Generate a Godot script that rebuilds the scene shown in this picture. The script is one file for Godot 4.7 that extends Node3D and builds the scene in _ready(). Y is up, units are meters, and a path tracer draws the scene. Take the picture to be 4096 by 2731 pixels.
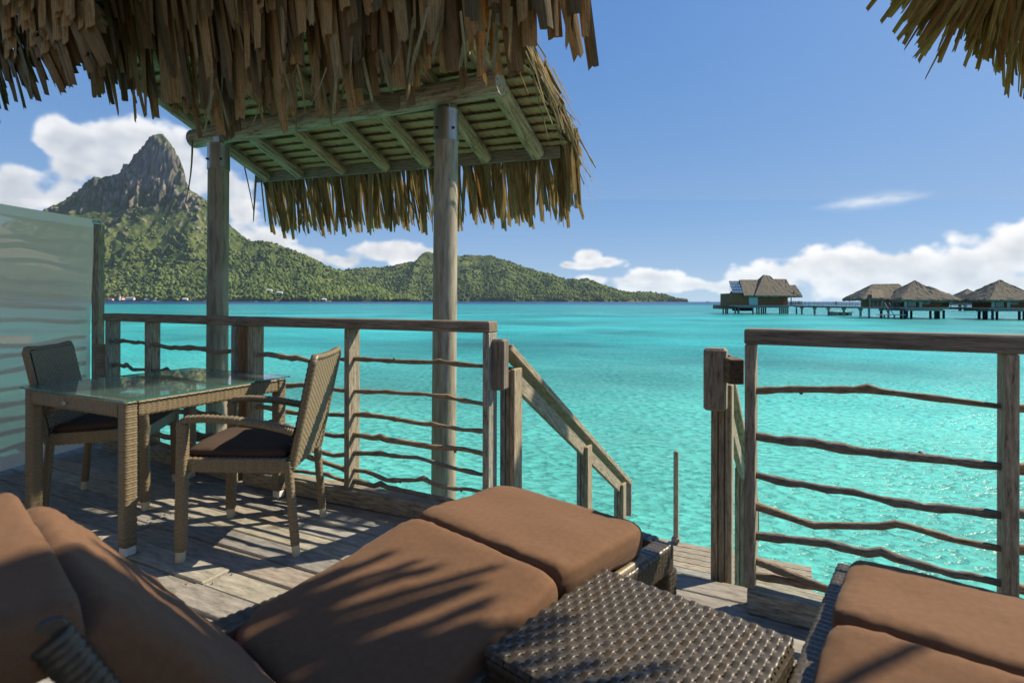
extends Node3D
# An overwater terrace: weathered deck, railings of driftwood, thatch eaves, a lagoon and a volcanic island.
# y is up, the sea level is y = 0, the deck stands at DECK, the lens at the origin in plan, looking along -z.

const DECK := 1.92
var rng := RandomNumberGenerator.new()
var M := {}
var cache := {}
var used := {}

# ------------------------------------------------------------------ mesh building
class Mesher:
	var v := PackedVector3Array()
	var n := PackedVector3Array()
	var c := PackedColorArray()
	var uv := PackedVector2Array()
	var ix := PackedInt32Array()
	var col := Color.WHITE

	func vert(p: Vector3, nn: Vector3, t := Vector2.ZERO) -> int:
		v.append(p); n.append(nn); c.append(col); uv.append(t)
		return v.size() - 1

	func quad(a: Vector3, b: Vector3, cc: Vector3, d: Vector3) -> void:   # counter-clockwise seen from outside
		var nn := (b - a).cross(cc - a)
		if nn.length_squared() < 1e-16:
			nn = (cc - a).cross(d - a)
		nn = nn.normalized()
		var i := vert(a, nn, Vector2(0, 0)); vert(b, nn, Vector2(1, 0)); vert(cc, nn, Vector2(1, 1)); vert(d, nn, Vector2(0, 1))
		ix.append_array([i, i + 2, i + 1, i, i + 3, i + 2])

	func tri(a: Vector3, b: Vector3, cc: Vector3) -> void:
		var nn := (b - a).cross(cc - a).normalized()
		var i := vert(a, nn); vert(b, nn); vert(cc, nn)
		ix.append_array([i, i + 2, i + 1])

	# smooth grid; pts is rows of columns, (column direction) x (row direction) points outward
	func grid(pts: PackedVector3Array, nu: int, nv: int, wrap_u := false, cols := PackedColorArray()) -> void:
		var base := v.size()
		var nn := PackedVector3Array()
		nn.resize(nu * nv)
		var us := nu if wrap_u else nu - 1
		for j in nv - 1:
			for i in us:
				var a := j * nu + i
				var b := j * nu + (i + 1) % nu
				var d := a + nu
				var e := b + nu
				var f := (pts[e] - pts[a]).cross(pts[d] - pts[b])
				nn[a] += f; nn[b] += f; nn[d] += f; nn[e] += f
				ix.append_array([base + a, base + e, base + b, base + a, base + d, base + e])
		for k in nu * nv:
			v.append(pts[k]); n.append(nn[k].normalized())
			c.append(cols[k] if cols.size() else col)
			uv.append(Vector2(float(k % nu) / maxf(1, nu - 1), float(k / nu) / maxf(1, nv - 1)))

	func tube(path: PackedVector3Array, radii: Array, sides := 8, caps := true) -> void:
		var pts := PackedVector3Array()
		var m := path.size()
		var up := Vector3.UP
		var t0 := (path[1] - path[0]).normalized()
		if absf(t0.dot(up)) > 0.9:
			up = Vector3.RIGHT
		var side := t0.cross(up).normalized()
		for j in m:
			var t := (path[mini(j + 1, m - 1)] - path[maxi(j - 1, 0)]).normalized()
			side = (side - t * side.dot(t)).normalized()
			var other := t.cross(side)
			for i in sides:
				var a := TAU * i / sides
				pts.append(path[j] + (side * cos(a) + other * sin(a)) * radii[j])
		grid(pts, sides, m, true)
		if caps:
			for e in 2:
				var j := 0 if e == 0 else m - 1
				var nrm := (path[0] - path[1]).normalized() if e == 0 else (path[m - 1] - path[m - 2]).normalized()
				var cen := vert(path[j], nrm)
				for i in sides:
					vert(pts[j * sides + i], nrm)
				for i in sides:
					var p := cen + 1 + i
					var q := cen + 1 + (i + 1) % sides
					if e == 0:
						ix.append_array([cen, p, q])
					else:
						ix.append_array([cen, q, p])

	func box(cen: Vector3, s: Vector3, b := 0.0, basis := Basis.IDENTITY) -> void:   # chamfered by b
		var h := s / 2
		b = minf(b, minf(h.x, minf(h.y, h.z)) * 0.9)
		var P := func(sx, sy, sz, ax): # corner points, three to a corner: each lies on the face of the axis ax
			var q := Vector3(sx * (h.x - (0.0 if ax == 0 else b)), sy * (h.y - (0.0 if ax == 1 else b)), sz * (h.z - (0.0 if ax == 2 else b)))
			return cen + basis * q
		for s1 in [-1, 1]:
			for ax in 3:
				var o: Array = []
				for k in [[-1, -1], [1, -1], [1, 1], [-1, 1]]:
					var sg := [0, 0, 0]
					sg[ax] = s1; sg[(ax + 1) % 3] = k[0]; sg[(ax + 2) % 3] = k[1]
					o.append(P.call(sg[0], sg[1], sg[2], ax))
				if s1 > 0: quad(o[0], o[1], o[2], o[3])
				else: quad(o[3], o[2], o[1], o[0])
		if b <= 0.0:
			return
		for ax in 3:   # the twelve bevels, by the axis they run along
			var a1 := (ax + 1) % 3
			var a2 := (ax + 2) % 3
			for k in [[-1, -1], [1, -1], [1, 1], [-1, 1]]:
				var g := func(e, face):
					var sg := [0, 0, 0]
					sg[ax] = e; sg[a1] = k[0]; sg[a2] = k[1]
					return P.call(sg[0], sg[1], sg[2], face)
				var qa: Vector3 = g.call(-1, a1)
				var qb: Vector3 = g.call(1, a1)
				var qc: Vector3 = g.call(1, a2)
				var qd: Vector3 = g.call(-1, a2)
				if k[0] * k[1] < 0: quad(qa, qb, qc, qd)
				else: quad(qd, qc, qb, qa)
		for sx in [-1, 1]:
			for sy in [-1, 1]:
				for sz in [-1, 1]:
					var q0: Vector3 = P.call(sx, sy, sz, 0)
					var q1: Vector3 = P.call(sx, sy, sz, 1)
					var q2: Vector3 = P.call(sx, sy, sz, 2)
					if sx * sy * sz > 0: tri(q0, q1, q2)
					else: tri(q0, q2, q1)

	func mesh() -> ArrayMesh:
		var a := []
		a.resize(Mesh.ARRAY_MAX)
		a[Mesh.ARRAY_VERTEX] = v; a[Mesh.ARRAY_NORMAL] = n; a[Mesh.ARRAY_COLOR] = c; a[Mesh.ARRAY_TEX_UV] = uv; a[Mesh.ARRAY_INDEX] = ix
		var m := ArrayMesh.new()
		m.add_surface_from_arrays(Mesh.PRIMITIVE_TRIANGLES, a)
		return m

# ------------------------------------------------------------------ naming and placing
func numbered(called: String) -> String:
	var k: int = used.get(called, 0)
	used[called] = k + 1
	return called if k == 0 else "%s_%03d" % [called, k]

func tag(o: Node, label: String, category := "", group := "") -> void:
	o.set_meta("label", label)
	if category: o.set_meta("category", category)
	if group: o.set_meta("group", group)

func thing(called: String, label: String, category: String, at := Vector3.ZERO, turn := 0.0, group := "") -> Node3D:
	var o := Node3D.new()
	o.name = numbered(called)
	add_child(o)
	o.position = at
	o.rotation.y = turn
	tag(o, label, category, group)
	return o

func structure(called: String) -> Node3D:
	var o := Node3D.new()
	o.name = numbered(called)
	add_child(o)
	o.set_meta("kind", "structure")
	return o

# a mesh placed by its transform in the parent's own axes
func put(parent: Node, called: String, mesh: Mesh, mat: Material, t := Transform3D.IDENTITY) -> MeshInstance3D:
	var o := MeshInstance3D.new()
	o.name = numbered(called) if parent == self else called
	o.mesh = mesh
	o.material_override = mat
	parent.add_child(o, true)
	o.transform = t
	return o

# the same, placed by its transform in the world
func putw(parent: Node3D, called: String, mesh: Mesh, mat: Material, t := Transform3D.IDENTITY) -> MeshInstance3D:
	return put(parent, called, mesh, mat, parent.global_transform.affine_inverse() * t)

func stuff(o: Node) -> Node:
	o.set_meta("kind", "stuff")
	return o

func cbox(s: Vector3, b := 0.004) -> ArrayMesh:
	var key := "box %.4f %.4f %.4f %.4f" % [s.x, s.y, s.z, b]
	if not cache.has(key):
		var m := Mesher.new()
		m.box(Vector3.ZERO, s, b)
		cache[key] = m.mesh()
	return cache[key]

# axes with x along a->b and y as near to up as can be
func along(a: Vector3, b: Vector3, up := Vector3.UP) -> Transform3D:
	var x := (b - a).normalized()
	if absf(x.dot(up)) > 0.999:
		up = Vector3.BACK if absf(x.z) < 0.9 else Vector3.RIGHT
	var z := x.cross(up).normalized()
	return Transform3D(Basis(x, z.cross(x), z), (a + b) / 2)

# a squared timber from a to b (world), w thick along "up", d across
func timber(parent: Node3D, called: String, a: Vector3, b: Vector3, w: float, d: float, mat: Material, up := Vector3.UP, bevel := 0.004) -> MeshInstance3D:
	return putw(parent, called, cbox(Vector3(snappedf(a.distance_to(b), 0.001), w, d), bevel), mat, along(a, b, up))

func W(x: float, h: float, d: float) -> Vector3:      # a point by its offset to the right, its height over the deck, its distance ahead
	return Vector3(x, DECK + h, -d)

func pick(a: Array):
	return a[rng.randi() % a.size()]

# ------------------------------------------------------------------ textures
func noise(sd: int, freq: float, octaves := 4, kind := FastNoiseLite.TYPE_SIMPLEX_SMOOTH) -> FastNoiseLite:
	var f := FastNoiseLite.new()
	f.seed = sd; f.frequency = freq; f.noise_type = kind
	f.fractal_type = FastNoiseLite.FRACTAL_FBM if octaves > 1 else FastNoiseLite.FRACTAL_NONE
	f.fractal_octaves = octaves
	return f

func gray(f: FastNoiseLite, s: int) -> PackedByteArray:
	var im := f.get_seamless_image(s, s, false, false, 0.15)
	im.convert(Image.FORMAT_L8)
	return im.get_data()

# colours from two layers of noise, mixed; stops are sRGB colours from low to high
func tinted(sd: int, s: int, f1: float, f2: float, mix2: float, stops: Array, gain := 1.4) -> ImageTexture:
	var a := gray(noise(sd, f1, 5), s)
	var b := gray(noise(sd + 7, f2, 3), s)
	var lut := []
	for k in 256:
		var t := clampf((k / 255.0 - 0.5) * gain + 0.5, 0, 1) * (stops.size() - 1)
		var i := mini(int(t), stops.size() - 2)
		var cc: Color = stops[i].lerp(stops[i + 1], t - i)
		lut.append([int(cc.r * 255), int(cc.g * 255), int(cc.b * 255)])
	var out := PackedByteArray()
	out.resize(s * s * 3)
	for k in s * s:
		var l: Array = lut[clampi(int(a[k] * (1 - mix2) + b[k] * mix2), 0, 255)]
		out[k * 3] = l[0]; out[k * 3 + 1] = l[1]; out[k * 3 + 2] = l[2]
	return ImageTexture.create_from_image(Image.create_from_data(s, s, false, Image.FORMAT_RGB8, out))

func height_tex(sd: int, s: int, f1: float, octaves := 4) -> ImageTexture:
	return ImageTexture.create_from_image(Image.create_from_data(s, s, false, Image.FORMAT_L8, gray(noise(sd, f1, octaves), s)))

func flat_mat(c: Color, rough := 0.8, spec := 0.5) -> StandardMaterial3D:
	var m := StandardMaterial3D.new()
	m.albedo_color = c; m.roughness = rough; m.metallic_specular = spec
	return m

# stretched along the piece's own x axis
func grained(tex: Texture2D, bump: Texture2D, scale: Vector3, offset: Vector3, tint := Color.WHITE, rough := 0.85, relief := 0.12) -> StandardMaterial3D:
	var m := flat_mat(tint, rough, 0.35)
	m.albedo_texture = tex
	m.uv1_triplanar = true
	m.uv1_scale = scale
	m.uv1_offset = offset
	m.uv1_triplanar_sharpness = 6.0
	if bump:
		m.heightmap_enabled = true
		m.heightmap_texture = bump
		m.heightmap_scale = relief
	return m

func variants(n: int, tex: Texture2D, bump: Texture2D, scale: Vector3, base: Color, spread: float, rough := 0.85, relief := 0.12) -> Array:
	var out := []
	for k in n:
		var g := 1.0 + spread * (rng.randf() * 2 - 1)
		var w := 1.0 + 0.06 * (rng.randf() * 2 - 1)
		out.append(grained(tex, bump, scale, Vector3(rng.randf() * 5, rng.randf() * 5, rng.randf() * 5), Color(clampf(base.r * g * w, 0, 1), clampf(base.g * g, 0, 1), clampf(base.b * g / w, 0, 1)), rough, relief))
	return out

func rgb8(r: int, g: int, b: int) -> Color:
	return Color(r / 255.0, g / 255.0, b / 255.0)

func lin(r: float, g: float, b: float) -> Color:
	return Color(r, g, b).linear_to_srgb()

func make_materials() -> void:
	var bump := height_tex(11, 512, 0.03, 5)
	var fine := height_tex(12, 512, 0.12, 3)
	M.bump = bump
	M.fine = fine
	var weathered := tinted(21, 512, 0.02, 0.09, 0.4, [lin(0.09, 0.075, 0.058), lin(0.24, 0.21, 0.17), lin(0.34, 0.305, 0.25), lin(0.43, 0.395, 0.335), lin(0.54, 0.50, 0.44)], 1.5)
	M.deck = variants(7, tinted(30, 512, 0.014, 0.06, 0.35, [lin(0.155, 0.145, 0.13), lin(0.275, 0.262, 0.24), lin(0.36, 0.345, 0.318), lin(0.445, 0.43, 0.40)], 1.3), bump, Vector3(0.8, 4.5, 4.5), Color(0.97, 0.95, 0.93), 0.09, 0.8, 0.06)
	M.wood = variants(5, weathered, bump, Vector3(0.7, 6, 6), Color(0.96, 0.95, 0.91), 0.07, 0.85, 0.15)
	var brownish := tinted(22, 512, 0.015, 0.08, 0.45, [lin(0.08, 0.062, 0.047), lin(0.19, 0.157, 0.123), lin(0.28, 0.24, 0.195), lin(0.37, 0.33, 0.275)], 1.4)
	M.post = variants(4, brownish, bump, Vector3(0.6, 8, 8), Color(0.97, 0.93, 0.88), 0.08, 0.85, 0.1)
	M.redwood = variants(2, brownish, bump, Vector3(0.6, 8, 8), Color(0.85, 0.74, 0.62), 0.05, 0.75, 0.1)
	M.log = variants(3, tinted(23, 512, 0.014, 0.06, 0.4, [lin(0.12, 0.09, 0.065), lin(0.28, 0.235, 0.18), lin(0.40, 0.35, 0.28), lin(0.48, 0.44, 0.36)], 1.7), bump, Vector3(0.5, 5, 5), Color(1.0, 0.93, 0.84), 0.06, 0.85, 0.15)
	M.upright = variants(2, tinted(31, 512, 0.012, 0.05, 0.3, [lin(0.19, 0.14, 0.10), lin(0.30, 0.24, 0.18), lin(0.38, 0.32, 0.25), lin(0.44, 0.38, 0.31)], 1.3), bump, Vector3(4, 0.5, 4), Color(0.98, 0.97, 0.95), 0.05, 0.8, 0.06)
	M.branch = variants(4, weathered, bump, Vector3(1.5, 12, 12), Color(0.84, 0.80, 0.75), 0.08, 0.9, 0.2)
	var straw := tinted(24, 512, 0.012, 0.07, 0.5, [lin(0.13, 0.085, 0.04), lin(0.29, 0.215, 0.115), lin(0.41, 0.32, 0.185), lin(0.53, 0.44, 0.28)], 1.5)
	M.leaf = variants(6, straw, bump, Vector3(0.8, 12, 12), Color(1.0, 0.97, 0.90), 0.16, 0.8, 0.05)
	for m in M.leaf:
		m.backlight_enabled = true
		m.backlight = Color(0.8, 0.76, 0.66)
	for m in M.leaf: m.metallic_specular = 0.2
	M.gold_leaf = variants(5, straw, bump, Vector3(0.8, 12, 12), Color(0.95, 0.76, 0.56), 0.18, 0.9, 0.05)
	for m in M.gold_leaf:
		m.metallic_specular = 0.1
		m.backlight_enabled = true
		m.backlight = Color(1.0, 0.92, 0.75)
	M.old_leaf = variants(4, straw, bump, Vector3(0.8, 12, 12), Color(0.80, 0.72, 0.60), 0.2, 0.6, 0.05)
	for m in M.old_leaf:
		m.backlight_enabled = true
		m.backlight = Color(0.35, 0.3, 0.22)
	M.under_leaf = variants(3, tinted(32, 256, 0.012, 0.07, 0.5, [lin(0.42, 0.31, 0.18), lin(0.54, 0.42, 0.27), lin(0.64, 0.52, 0.36)], 1.3), bump, Vector3(0.8, 12, 12), Color(1.0, 0.97, 0.92), 0.05, 0.8, 0.03)
	for m in M.under_leaf:
		m.backlight_enabled = true
		m.backlight = Color(0.7, 0.66, 0.52)
	M.thatch = grained(tinted(25, 512, 0.03, 0.11, 0.5, [lin(0.06, 0.05, 0.035), lin(0.16, 0.135, 0.1), lin(0.25, 0.215, 0.165), lin(0.36, 0.32, 0.26)], 1.8), bump, Vector3(1, 1, 1), Vector3.ZERO, Color(0.95, 0.95, 0.93), 0.95, 1.5)
	M.rattan = grained(tinted(26, 256, 0.02, 0.1, 0.5, [lin(0.12, 0.093, 0.058), lin(0.205, 0.162, 0.102), lin(0.29, 0.235, 0.153)], 1.3), null, Vector3(14, 14, 14), Vector3.ZERO, Color(0.97, 0.97, 0.95), 0.42)
	M.rattan.metallic_specular = 0.5
	M.dark_rattan = grained(tinted(27, 256, 0.02, 0.1, 0.5, [lin(0.042, 0.034, 0.024), lin(0.072, 0.058, 0.041), lin(0.11, 0.09, 0.063)], 1.3), null, Vector3(14, 14, 14), Vector3.ZERO, Color(0.97, 0.97, 0.97), 0.38)
	M.dark_rattan.metallic_specular = 0.5
	M.mid_rattan = M.dark_rattan.duplicate()
	M.mid_rattan.albedo_color = Color(1.0, 0.95, 0.85)
	M.fabric = grained(tinted(28, 256, 0.02, 0.25, 0.6, [lin(0.135, 0.070, 0.036), lin(0.17, 0.090, 0.047), lin(0.205, 0.112, 0.060)], 1.2), fine, Vector3(7, 7, 7), Vector3.ZERO, Color(0.98, 0.98, 0.98), 0.95, 0.05)
	M.fabric.rim_enabled = true
	M.fabric.rim = 0.1
	M.fabric.rim_tint = 0.6
	M.dark_fabric = grained(tinted(29, 256, 0.02, 0.25, 0.6, [lin(0.06, 0.04, 0.03), lin(0.085, 0.058, 0.043)], 1.2), fine, Vector3(6, 6, 6), Vector3.ZERO, Color(0.98, 0.98, 0.98), 0.95, 0.02)
	M.steel = flat_mat(lin(0.42, 0.40, 0.36), 0.38)
	M.steel.metallic = 0.9
	M.cream = flat_mat(lin(0.62, 0.56, 0.40), 0.5)
	M.white = flat_mat(lin(0.75, 0.74, 0.70), 0.6)
	M.dark = flat_mat(lin(0.02, 0.018, 0.016), 0.8)
	M.glass = flat_mat(Color(0.75, 0.95, 0.9, 0.07), 0.02, 0.6)
	M.glass.transparency = BaseMaterial3D.TRANSPARENCY_ALPHA
	M.glass_edge = flat_mat(lin(0.03, 0.16, 0.13), 0.1, 0.6)
	M.sheer = flat_mat(Color(0.99, 0.92, 0.82, 0.84), 0.9)
	M.sheer.transparency = BaseMaterial3D.TRANSPARENCY_ALPHA
	M.sheer.backlight_enabled = true
	M.sheer.backlight = Color(0.3, 0.3, 0.28)
	M.hem = flat_mat(Color(0.99, 0.95, 0.88), 0.9)
	M.hem.backlight_enabled = true
	M.hem.backlight = Color(0.4, 0.4, 0.38)

# ------------------------------------------------------------------ air
func sky_image() -> Image:
	var w := 3072
	var h := 1536
	var im := Image.create_empty(w, h, false, Image.FORMAT_RGBF)
	var low := noise(5, 0.55, 6)
	var rim := noise(9, 1.6, 5)
	# heaps of cloud: azimuth, elevation, half width, half height, in degrees
	var heaps := [[-39.3, 13.1, 1.1, 1.3], [-39.8, 12.2, 1.1, 1.0], [-38.3, 12.5, 1.7, 1.5], [-38.7, 10.7, 1.7, 2.0], [-36.3, 12.8, 2.4, 1.5], [-36.2, 10.7, 3.4, 2.6], [-34.4, 13.5, 2.8, 1.4], [-31.2, 13.4, 2.8, 1.8], [-29.9, 11.1, 2.4, 2.8], [-33.5, 10.0, 3.3, 2.9], [-42.0, 9.1, 1.4, 1.6], [-41.1, 8.1, 2.1, 2.3], [-38.4, 8.0, 1.6, 1.9], [-42.6, 7.2, 1.5, 2.0], [-27.1, 10.7, 2.1, 2.3], [-25.9, 8.0, 2.0, 2.2], [-23.9, 5.3, 2.7, 1.7], [-20.4, 4.2, 3.4, 1.1],
		[-13.0, 5.0, 4.7, 1.2], [-16.4, 3.9, 2.5, 0.8], [-8.9, 4.7, 2.6, 0.9], [7.8, 4.4, 1.4, 0.9], [9.7, 4.0, 1.5, 0.5], [5.5, 3.7, 1.0, 0.4], [7.7, 3.6, 3.1, 0.4], [13.4, 2.6, 1.9, 0.7], [11.7, 2.0, 2.1, 0.8], [15.0, 2.2, 2.1, 0.8], [8.2, 2.2, 1.9, 0.5], [18.3, 1.7, 2.4, 0.7], [14.2, 1.3, 4.9, 0.7], [20.7, 1.3, 2.3, 0.8],
		[23.0, 2.1, 2.6, 1.2], [26.0, 2.7, 3.2, 1.6], [28.8, 3.4, 2.7, 1.5], [31.5, 3.5, 3.1, 1.8], [34.3, 3.0, 3.5, 1.8], [37.3, 2.9, 3.2, 1.8], [40.0, 3.1, 2.8, 2.1], [42.0, 4.0, 2.0, 2.1], [43.7, 4.2, 2.7, 2.4], [46.4, 4.7, 3.0, 2.4], [32.8, 1.5, 8.5, 1.5], [41.3, 1.4, 6.7, 1.5]]
	var r2 := RandomNumberGenerator.new()
	r2.seed = 77
	var az := 50.0
	while az < 314.0:   # the rest of the round: heaps of the same kind
		var top := 1.5 + 5.5 * r2.randf()
		for k in 4:
			heaps.append([az + r2.randf_range(-4, 4), r2.randf() * top, r2.randf_range(1.5, 3.5), r2.randf_range(0.8, 2.2)])
		az += r2.randf_range(3.0, 9.0)
	var by_col := []
	by_col.resize(w)
	for x in w:
		by_col[x] = []
	for b in heaps:
		var x0 := floori((b[0] - b[2] * 1.7) / 360.0 * w)
		var x1 := floori((b[0] + b[2] * 1.7) / 360.0 * w)
		for x in range(x0, x1 + 1):
			by_col[posmod(x, w)].append(b)
	var zen := Vector3(0.052, 0.165, 0.44)
	var mid := Vector3(0.145, 0.305, 0.575)
	var hor := Vector3(0.41, 0.54, 0.66)
	var sun := sun_dir()
	for y in h:
		var el := 90.0 - (y + 0.5) * 180.0 / h
		var e := deg_to_rad(el)
		var t := pow(clampf(1.0 - sin(maxf(e, 0.0)), 0, 1), 3.0)
		var band := zen.lerp(mid, 1.0 - (1.0 - t) * (1.0 - t)).lerp(hor, pow(t, 3.2))
		for x in w:
			if y > 790:
				im.set_pixel(x, y, Color(0.30, 0.42, 0.48))
				continue
			var a := wrapf(TAU * (x + 0.5) / w, -PI, PI)
			var dir := Vector3(sin(a) * cos(e), sin(e), -cos(a) * cos(e))
			var near := clampf(dir.dot(sun), 0, 1)
			var c := band * (0.93 + 0.16 * pow(near, 2.0)) + Vector3(0.16, 0.15, 0.12) * pow(near, 6.0)
			if el < 19.0 and el > -1.5 and by_col[x].size():
				var deg := rad_to_deg(a)
				var p3 := Vector3(sin(a), tan(e) * 1.25, -cos(a)) * 16.0
				var big := -1.0
				for b in by_col[x]:
					var dx: float = wrapf(deg - b[0], -180.0, 180.0) / b[2]
					var dy: float = (el - b[1]) / b[3]
					var q := 1.0 - sqrt(dx * dx + dy * dy)
					if q > -0.8:
						if q > 0.0: big = maxf(big, 0.0) + q * 0.8
						else: big = maxf(big, q)
				var n1 := low.get_noise_3dv(p3)
				var n2 := rim.get_noise_3dv(p3)
				var dens := big + n1 * 0.8 + n2 * 0.3 + 0.05
				var cover := smoothstep(0.0, 0.42, dens)
				if cover > 0.0:
					var lit := clampf(0.62 + 0.45 * n2 + 0.5 * n1 + 0.07 * (el - 5.0) / 4.0 - 0.55 * (dens - 0.55), 0.0, 1.0)
					lit = clampf(lit - 0.12 + 0.36 * smoothstep(-15.0, 25.0, deg), 0, 1)
					var cc := Vector3(0.33, 0.37, 0.43).lerp(Vector3(0.80, 0.80, 0.80), lit)
					cc = cc.lerp(hor * 1.1, 0.35 * smoothstep(5.0, 0.0, el))
					c = c.lerp(cc, cover * 0.96)
			# a wisp of high cloud
			var wx := (rad_to_deg(a) - 32.8) / 4.7
			if absf(wx) < 1.0 and absf(el - 8.7) < 1.4:
				var wy := (el - 8.62 - wx * 0.25) / (0.42 * (1.0 - wx * wx) + 0.05)
				var k := (1.0 - wx * wx) * exp(-wy * wy) * (0.75 + 0.8 * rim.get_noise_3dv(dir * Vector3(18, 60, 18)))
				c = c.lerp(Vector3(0.65, 0.69, 0.74), clampf(k * 0.8, 0, 0.75))
			im.set_pixel(x, y, Color(c.x, c.y, c.z))
	return im

func sun_dir() -> Vector3:
	var e := deg_to_rad(43.0)
	var a := deg_to_rad(20.0)
	return Vector3(cos(e) * cos(a), sin(e), -cos(e) * sin(a))

func make_air() -> void:
	var cam := Camera3D.new()
	cam.name = "camera"
	add_child(cam)
	cam.projection = Camera3D.PROJECTION_FRUSTUM
	cam.near = 0.05
	cam.far = 20000.0
	cam.size = 0.05 * 1568.0 / 1280.0
	cam.frustum_offset = Vector2(0, -0.05 * 92.7 / 1280.0)
	cam.position = Vector3(0, DECK + 1.18, 0)
	cam.rotation.z = deg_to_rad(0.1)
	var lens := CameraAttributesPhysical.new()
	lens.frustum_focal_length = 19.6
	lens.frustum_focus_distance = 6.0
	lens.exposure_aperture = 5.0
	cam.attributes = lens
	cam.current = true
	var e := Environment.new()
	e.background_mode = Environment.BG_SKY
	var s := Sky.new()
	var pm := PanoramaSkyMaterial.new()
	pm.panorama = ImageTexture.create_from_image(sky_image())
	s.sky_material = pm
	e.sky = s
	e.background_energy_multiplier = 0.87
	e.fog_enabled = true
	e.fog_density = 0.000034
	e.fog_light_color = Color(0.80, 0.88, 0.97)
	e.tonemap_mode = Environment.TONE_MAPPER_LINEAR
	e.tonemap_exposure = 1.5
	e.sdfgi_enabled = true
	e.ssao_enabled = true
	e.ssil_enabled = true
	var we := WorldEnvironment.new()
	we.name = "world_environment"
	we.environment = e
	add_child(we)
	var sun := DirectionalLight3D.new()
	sun.name = "sun"
	add_child(sun)
	sun.look_at_from_position(sun_dir() * 50.0, Vector3.ZERO)
	sun.light_energy = 1.6
	sun.light_color = Color(1.0, 0.94, 0.83)
	sun.light_angular_distance = 0.5
	sun.shadow_enabled = true

# ------------------------------------------------------------------ the lagoon
func make_sea() -> void:
	var m := Mesher.new()
	var swell := noise(31, 0.05, 3)
	var chop := noise(32, 0.28, 3)
	var patch := noise(33, 0.03, 4)
	var broad := noise(34, 0.004, 3)
	var na := 560
	var radii := PackedFloat32Array()
	var r := 1.2
	while r < 14000.0:
		radii.append(r)
		r *= 1.0 + clampf(0.009 + 0.012 * smoothstep(40.0, 600.0, r), 0, 1)
	var pts := PackedVector3Array()
	var cols := PackedColorArray()
	for j in radii.size():
		for i in na:
			var a := deg_to_rad(-80.0 + 160.0 * i / (na - 1))
			var x := sin(a) * radii[j]
			var z := -cos(a) * radii[j]
			var y := 0.0
			var fall := 1.0 - smoothstep(60.0, 220.0, radii[j])
			if fall > 0.0:
				y = (swell.get_noise_2d(x * 0.8 + z * 0.6, (z - x) * 1.1) * 0.16 + chop.get_noise_2d(x * 0.7, z * 1.3) * 0.09) * fall
			pts.append(Vector3(x, y, z))
			var d := radii[j]
			var c := Vector3(0.15, 0.63, 0.53)
			c = c.lerp(Vector3(0.050, 0.50, 0.48), smoothstep(8.0, 45.0, d))
			c = c.lerp(Vector3(0.026, 0.42, 0.46), smoothstep(60.0, 300.0, d))
			c = c * (1.0 + 0.75 * patch.get_noise_2d(x, z * 1.4) * (1.0 - smoothstep(60.0, 250.0, d)))
			var b := broad.get_noise_2d(x * 0.5, z * 2.2)
			c = c.lerp(Vector3(0.06, 0.48, 0.45), smoothstep(0.0, 0.35, b) * 0.6 * smoothstep(60.0, 250.0, d))
			c = c.lerp(Vector3(0.008, 0.09, 0.24), smoothstep(420.0, 720.0, d + 160.0 * b))
			cols.append(Color(c.x, c.y, c.z))
	var cut := 0
	while radii[cut] < 130.0: cut += 1
	m.grid(pts.slice(0, (cut + 1) * na), na, cut + 1, false, cols.slice(0, (cut + 1) * na))
	var outer := Mesher.new()
	outer.grid(pts.slice(cut * na), na, radii.size() - cut, false, cols.slice(cut * na))
	var mat := flat_mat(Color.WHITE, 0.34, 0.28)
	mat.vertex_color_use_as_albedo = true
	mat.uv1_triplanar = true
	mat.uv1_world_triplanar = true
	mat.uv1_scale = Vector3(0.27, 0.27, 0.40)
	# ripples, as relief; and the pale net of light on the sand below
	var s := 1024
	var a1 := gray(noise(41, 0.012, 5, FastNoiseLite.TYPE_SIMPLEX_SMOOTH), s)
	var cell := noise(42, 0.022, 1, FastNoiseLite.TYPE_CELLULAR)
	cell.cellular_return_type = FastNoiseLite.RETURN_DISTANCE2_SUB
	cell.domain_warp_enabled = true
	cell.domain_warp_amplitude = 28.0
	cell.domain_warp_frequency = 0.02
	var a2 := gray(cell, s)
	var hgt := PackedByteArray()
	hgt.resize(s * s)
	var colr := PackedByteArray()
	colr.resize(s * s * 3)
	for k in s * s:
		var rip := 255 - absi(int(a1[k]) * 2 - 255)
		hgt[k] = clampi(int(a1[k] * 0.55 + rip * 0.45), 0, 255)
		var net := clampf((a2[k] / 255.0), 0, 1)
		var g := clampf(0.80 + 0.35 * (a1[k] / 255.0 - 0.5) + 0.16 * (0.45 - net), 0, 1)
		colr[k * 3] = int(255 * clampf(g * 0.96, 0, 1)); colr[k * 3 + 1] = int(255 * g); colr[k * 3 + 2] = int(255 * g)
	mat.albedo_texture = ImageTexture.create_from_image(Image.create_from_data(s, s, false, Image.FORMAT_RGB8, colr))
	mat.heightmap_enabled = true
	mat.heightmap_texture = ImageTexture.create_from_image(Image.create_from_data(s, s, false, Image.FORMAT_L8, hgt))
	mat.heightmap_scale = 3.2
	var both := m.mesh()
	both.surface_set_material(0, mat)
	var arrays := outer.mesh().surface_get_arrays(0)
	both.add_surface_from_arrays(Mesh.PRIMITIVE_TRIANGLES, arrays)
	var far_mat: StandardMaterial3D = mat.duplicate()
	far_mat.metallic_specular = 0.20
	far_mat.roughness = 0.25
	far_mat.uv1_scale = Vector3(0.12, 0.12, 0.12)
	far_mat.heightmap_scale = 30.0
	both.surface_set_material(1, far_mat)
	var o := put(self, "sea", both, null)
	o.set_meta("kind", "structure")

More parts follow.
